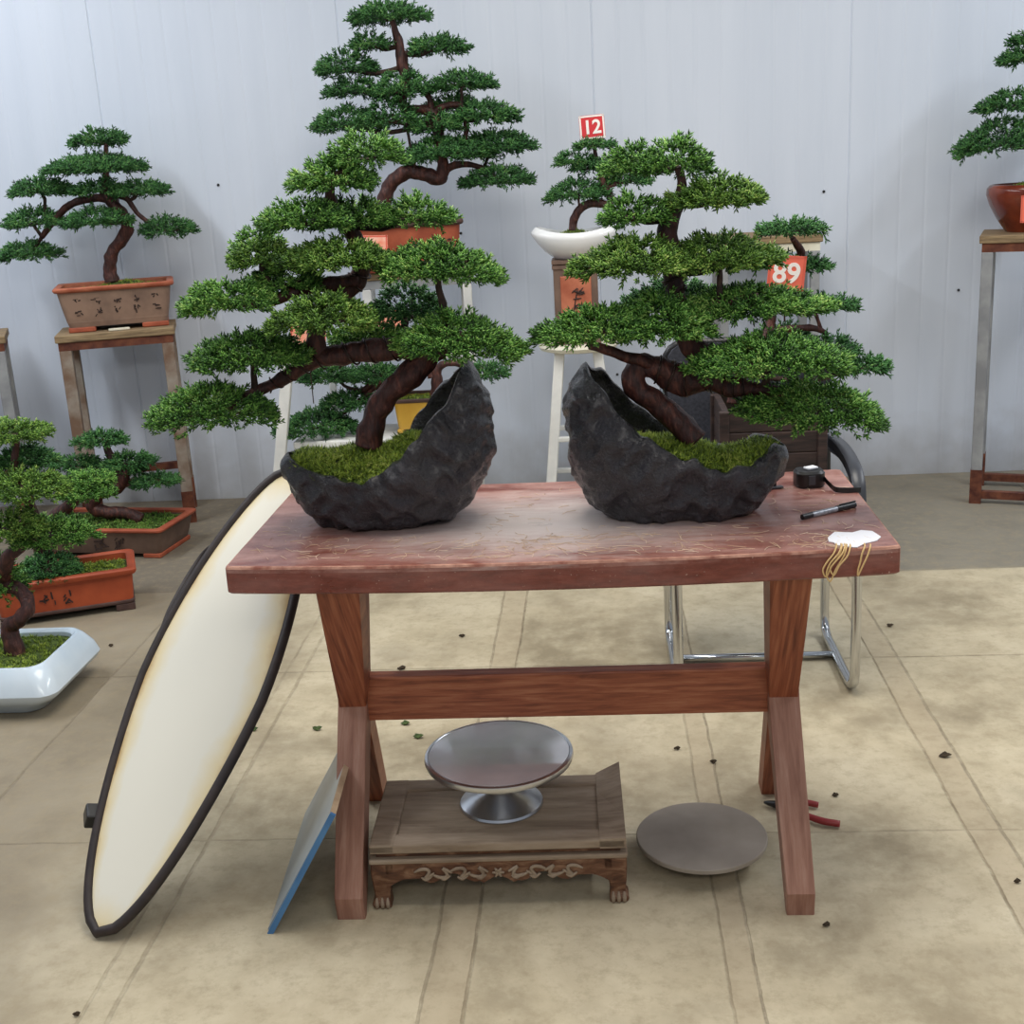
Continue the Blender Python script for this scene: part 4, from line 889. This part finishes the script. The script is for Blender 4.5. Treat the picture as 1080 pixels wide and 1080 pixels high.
grow(w3, [(608, 646, 147, 157), (586, 626, 159, 176), (604, 640, 168, 182), (636, 668, 156, 176, .02), (577, 642, 188, 212), (632, 686, 176, 196, .04), (646, 690, 160, 182, .08)], Y3, M['leaf_cool'], [(sp, sr), (sp1, sr1)], .036, TPL_FAR, 23, .006)
card('number_card', 'red card with a white 12 standing on top of the small bonsai', 624.5, 134, .092, .084, Y3, '12', M['red_card'], M['white_print'], -.05, .06, 0., .05, .03)
# number 89 bonsai on the chair
Y4 = 3.33
w4 = wallbonsai('potted_bonsai', 'bonsai in a dark wooden planter on the black chair behind the table', .47, Y4, .48)
bm = NB(); hx, hy = .130, .120; c = (.445, Y4-.02)
for z in (.512, .572, .632, .690, .748):
    for sy in (-1, 1): box(bm, (c[0], c[1]+sy*hy, z), (hx*2, .018, .057), 0, .003)
    for sx in (-1, 1): box(bm, (c[0]+sx*(hx-.009), c[1], z), (.018, hy*2-.018, .057), 0, .003)
box(bm, (c[0], c[1], .490), (hx*2-.03, hy*2-.02, .014)); p = build('planter', bm, M['dark_wood'], w4)
for sx in (-1, 1):
    for sy in (-1, 1): bm = NB(); box(bm, (c[0]+sx*(hx-.004), c[1]+sy*(hy+.004), .628), (.026, .026, .296), 0, .003); build('corner_post', bm, M['dark_wood'], p)
moss_mound(w4, c[0], c[1], hx-.02, hy-.012, .735, .008, 0, 60, .010, 34, m=M['leaf_cool'])
tr, sp, sr = add_trunk(w4, [(775, 425, 18), (778, 400, 17), (792, 378, 15), (808, 358, 13, .03), (812, 340, 11, .05), (818, 310, 10, .06), (838, 288, 9, .06), (845, 268, 9, .04), (836, 252, 6)], Y4, seed=20)
b1, sp1, sr1 = add_trunk(w4, [(808, 352, 8, .03), (832, 347, 8, .02), (858, 346, 7), (872, 352, 5)], Y4, 'branch', seed=21)
b2, sp2, sr2 = add_trunk(w4, [(866, 348, 4), (862, 336, 4), (858, 326, 3)], Y4, 'branch', seed=22)
grow(w4, [(800, 867, 231, 250), (815, 874, 270, 288, .02), (800, 846, 268, 284, .08), (844, 902, 312, 330), (840, 903, 352, 380), (884, 938, 374, 395), (800, 850, 340, 362, .08)], Y4, M['leaf_cool'], [(sp, sr), (sp1, sr1), (sp2, sr2)], .033, TPL_FAR, 24, .008)
card('number_card', 'orange card with a white 89 leaning in the branches on the right', 829.5, 288, .094, .088, Y4-.10, '89', M['orange_card'], M['white_print'], .10, .03, 0., .09, .03)
# yellow pot on the white chair
Y5 = 4.58
w5 = wallbonsai('potted_bonsai', 'bonsai in a yellow pot on the white chair behind the left crescent pot', -.69, Y5, .466)
p, (ix, iy, iz) = rect_pot(w5, (-.672, Y5), .098, .088, .4665, .135, 0., M['yellow_clay'], M['clay_dark'], M['yellow_clay'], taper=.9, lip_w=.006, lip_h=.012)
moss_mound(w5, -.672, Y5, ix, iy, iz, .015, 0, 260, .016, 35, m=M['moss'])
tr, sp, sr = add_trunk(w5, [(458, 434, 13), (460, 418, 13), (461, 402, 12), (456, 388, 10), (440, 392, 9), (418, 402, 8), (396, 404, 7), (382, 412, 5)], Y5, seed=23)
b1, sp1, sr1 = add_trunk(w5, [(461, 400, 9), (463, 388, 8), (474, 383, 7), (492, 386, 6), (510, 390, 4)], Y5, 'branch', seed=24)
b2, sp2, sr2 = add_trunk(w5, [(400, 404, 6), (378, 424, 5), (356, 440, 4)], Y5, 'branch', seed=25)
b3, sp3, sr3 = add_trunk(w5, [(456, 398, 10), (450, 380, 8), (430, 362, 6), (412, 350, 4)], Y5, 'branch', seed=26)
grow(w5, [(316, 380, 384, 406, -.04), (362, 428, 382, 404), (340, 404, 408, 434), (291, 376, 426, 462, -.03), (486, 536, 380, 402), (388, 420, 396, 412, .06), (352, 410, 345, 362, .05)], Y5, M['leaf_cool'], [(sp, sr), (sp1, sr1), (sp2, sr2), (sp3, sr3)], .038, TPL_FAR, 25, .009)
card('number_card', 'pale orange card half hidden between the leaves just above the bent trunk', 325, 354, .13, .12, Y5-.16, '', M['pink_card'], M['white_print'], .1, .05, 0., .20, .02)
card('number_card', 'pale orange card deep in the dark middle gap of the left table bonsai', 411, 342, .11, .10, Y5-.14, '', M['pink_card'], M['white_print'], -.05, .05, 0., .06, .02)
card('number_card', 'pale orange card leaning on the orange pot of the tallest bonsai', 391, 264, .13, .11, Y2-.185, '', M['pink_card'], M['white_print'], .04, .12, 0., .02, .03)
# right edge tree
Y6 = 5.06
w6 = wallbonsai('potted_bonsai', 'bonsai in a rounded red-brown glazed pot at the right picture edge', 1.69, Y6, 1.063)
c = (1.70, Y6)
build('planter', lathe([(.095, 1.063), (.098, 1.068), (.128, 1.110), (.158, 1.165), (.172, 1.205), (.170, 1.228), (.160, 1.240), (.152, 1.242), (.150, 1.232), (.155, 1.20), (.12, 1.13), (.0, 1.12)], c, 56), M['red_glaze'], w6, 'auto')
moss_mound(w6, c[0], c[1], .146, .146, 1.220, .03, 0, 420, .016, 36, sq=2)
tr, sp, sr = add_trunk(w6, [(1096, 186, 15), (1092, 172, 14), (1102, 158, 12), (1112, 140, 11), (1104, 118, 9), (1100, 90, 7), (1096, 62, 4)], Y6, seed=27)
grow(w6, [(1056, 1120, 50, 68), (1034, 1104, 94, 118), (1080, 1150, 90, 114, .06), (1008, 1096, 124, 160, 0, None, .14), (1096, 1170, 130, 160), (1070, 1124, 28, 48)], Y6, M['leaf_cool'], [(sp, sr)], LF, TPL_FAR, 26, .009)
card('number_card', 'orange card cut off by the right picture edge, beside the red-brown pot', 1091, 220, .10, .10, 4.885, '', M['orange_card'], M['white_print'], 0., .04, 0., .0505, .03)

# ------------------------------------------------------------------ bonsai on the floor at the left
def floorbonsai(label, cx, cy): return thing('potted_bonsai', label, 'bonsai', (cx, cy, 0), 'bonsai around the hall')
rz = -.14; c = (-1.985, 4.70)
f1 = floorbonsai('bonsai in a low grey-brown pot with terracotta rim, farthest of the floor pots', c[0], c[1])
p, (ix, iy, iz) = rect_pot(f1, c, .275, .15, 0., .125, rz, M['brown_clay'], M['terracotta'], M['terracotta'], taper=.92, lip_h=.014, foot_h=.018)
uu = (math.cos(rz), math.sin(rz), 0)
for k in range(2): bm = NB(); x, y = .0+.10*k, -.1445; strokes(bm, (c[0]+x*math.cos(rz)-y*math.sin(rz), c[1]+x*math.sin(rz)+y*math.cos(rz), .068), uu, (0, 0, 1), .075, 60+k, 9, .005); build('leaf_pattern', bm, M['ink'], p)
moss_mound(f1, c[0], c[1], ix, iy, iz, .02, rz, 900, .022, 37, m=M['leaf_warm'])
Y7 = 4.68
tr, sp, sr = add_trunk(f1, [(150, 547, 12), (132, 541, 13), (112, 540, 14), (98, 534, 16), (104, 520, 17), (120, 514, 17), (130, 504, 15), (122, 490, 11), (114, 476, 8), (112, 462, 5)], Y7, seed=28)
grow(f1, [(80, 134, 453, 472), (55, 104, 478, 498), (108, 162, 474, 496), (106, 152, 490, 502, .06), (138, 187, 498, 515), (70, 118, 496, 512, .04)], Y7, M['leaf_cool'], [(sp, sr)], .040, TPL_FAR, 27, .010)
rz = .385; c = (-1.885, 3.975)
f2 = floorbonsai('bonsai in an orange clay pot on the floor, middle of the floor pots', c[0], c[1])
p, (ix, iy, iz) = rect_pot(f2, c, .225, .115, 0., .155, rz, M['orange_clay'], M['orange_clay'], M['clay_dark'], taper=.96, lip_h=.022, lip_w=.014, foot_h=.026)
bm = NB(); loft(bm, [rrect(.220, .110, .018, .026, c, rz), rrect(.222, .112, .018, .030, c, rz), rrect(.222, .112, .018, .036, c, rz), rrect(.218, .108, .018, .039, c, rz)]); build('foot_band', bm, M['clay_dark'], p)
uu = (math.cos(rz), math.sin(rz), 0)
for k in range(2): bm = NB(); x, y = -.055+.07*k, -.1135; strokes(bm, (c[0]+x*math.cos(rz)-y*math.sin(rz), c[1]+x*math.sin(rz)+y*math.cos(rz), .082), uu, (0, 0, 1), .050, 70+k, 7, .005); build('character', bm, M['ink'], p)
moss_mound(f2, c[0], c[1], ix, iy, iz, .02, rz, 800, .020, 38)
Y8 = 3.98
tr, sp, sr = add_trunk(f2, [(60, 618, 17), (52, 596, 17), (42, 572, 16), (56, 548, 15), (74, 532, 13), (86, 522, 9)], Y8, seed=29)
grow(f2, [(66, 120, 496, 514, .02), (62, 118, 510, 528, -.03), (30, 92, 536, 570), (18, 84, 578, 614, -.05, 'leaf_cool')], Y8, M['leaf'], [(sp, sr)], .036, TPL, 28, .010)
c = (-1.80, 3.245)
f3 = floorbonsai('bonsai in a white glazed pot on the floor, nearest of the floor pots', c[0], c[1])
R3 = lambda hx, hy, z, r=.05: rrect(hx, hy, r, z, c, 0., 8)
bm = NB(); loft(bm, [R3(.185, .125, 0), R3(.190, .130, .004), R3(.215, .150, .030), R3(.225, .160, .036), R3(.256, .186, .062), R3(.262, .192, .075), R3(.252, .184, .105), R3(.232, .168, .136), R3(.220, .158, .148), R3(.212, .150, .148), R3(.204, .142, .140), R3(.20, .14, .11)]); p = build('planter', bm, M['blue_glaze'], f3, 'auto')
moss_mound(f3, c[0], c[1], .203, .141, .128, .015, 0, 1000, .018, 39)
Y9 = 3.24
tr, sp, sr = add_trunk(f3, [(18, 697, 24), (14, 678, 20), (10, 662, 18), (22, 652, 16, -.01), (30, 640, 15), (22, 624, 15, .02), (6, 612, 15, .03), (8, 590, 15), (26, 570, 14), (36, 548, 12), (26, 520, 10), (16, 490, 9), (18, 466, 6)], Y9, seed=30)
grow(f3, [(-30, 52, 442, 468, 0, 'leaf_warm'), (-10, 60, 468, 496, .06, 'leaf_cool'), (-20, 72, 488, 530, -.06, 'leaf_warm'), (-30, 44, 528, 572, -.08, 'leaf_warm'), (10, 96, 540, 578, .02), (-30, 24, 566, 640, .04)], Y9, M['leaf'], [(sp, sr)], .034, TPL, 29, .010)

# ------------------------------------------------------------------ leaf scraps on the floor
scr = [(267, 771, 7, 1, 'pair of dry leaf bits on the floor beside the oval panel'), (334, 770, 8, 1, 'green leaf sprig on the floor beside the blue-edged panel'), (441, 778, 8, 1, 'bright green leaf on the floor left of the aluminium turntable'), (428, 764, 7, 1, 'small sprig on the floor under the table rail, near the left legs'),
       (997, 798, 9, 0, 'largest dark scrap on the open floor at the right'), (872, 977, 6, 0, 'dark scrap on the floor in front of the right table foot'), (714, 791, 5, 0, 'upper dark speck on the floor above the grey disc'), (752, 805, 5, 0, 'dark speck on the floor strip above the grey disc'),
       (938, 661, 5, 0, 'dark speck on the floor to the right behind the chair'), (881, 840, 5, 0, 'dark speck on the floor above the red pliers'), (1073, 931, 5, 0, 'dark speck at the right picture edge, low on the floor'), (424, 706, 7, 0, 'dark scrap on the floor seen just above the table rail, left end'),
       (81, 1072, 6, 0, 'reddish-brown scrap on the floor at the lower left corner'), (487, 672, 5, 0, 'dark speck on the floor seen between tabletop and rail, near the strip'), (117, 682, 4, 0, 'dark speck on the floor right of the white pot')]
for k, (px, py, s, g, lab) in enumerate(scr):
    p = on(px, py, 0); w = s*mpp(p[1], 0)*.5; rg = random.Random(k); bm = NB(); n = 9; th0 = rg.uniform(0, PI)
    ring = lambda f, z: [(p[0]+w*f*(1+.4*math.sin(3*q+k))*math.cos(q)*1.3, p[1]+w*f*(1+.4*math.cos(2*q+k))*math.sin(q)*.9, z+.2*w*math.sin(2*q+k)) for q in [2*PI*i/n+th0 for i in range(n)]]
    loft(bm, [ring(.8, .0015+.2*w), ring(1., .004+.2*w), ring(.5, .008+.2*w)])
    tag(build('leaf_scrap', bm, M['green_scrap'] if g else M['scrap'], loc=tuple(p)), lab, 'leaf scrap', 'scraps on the floor')
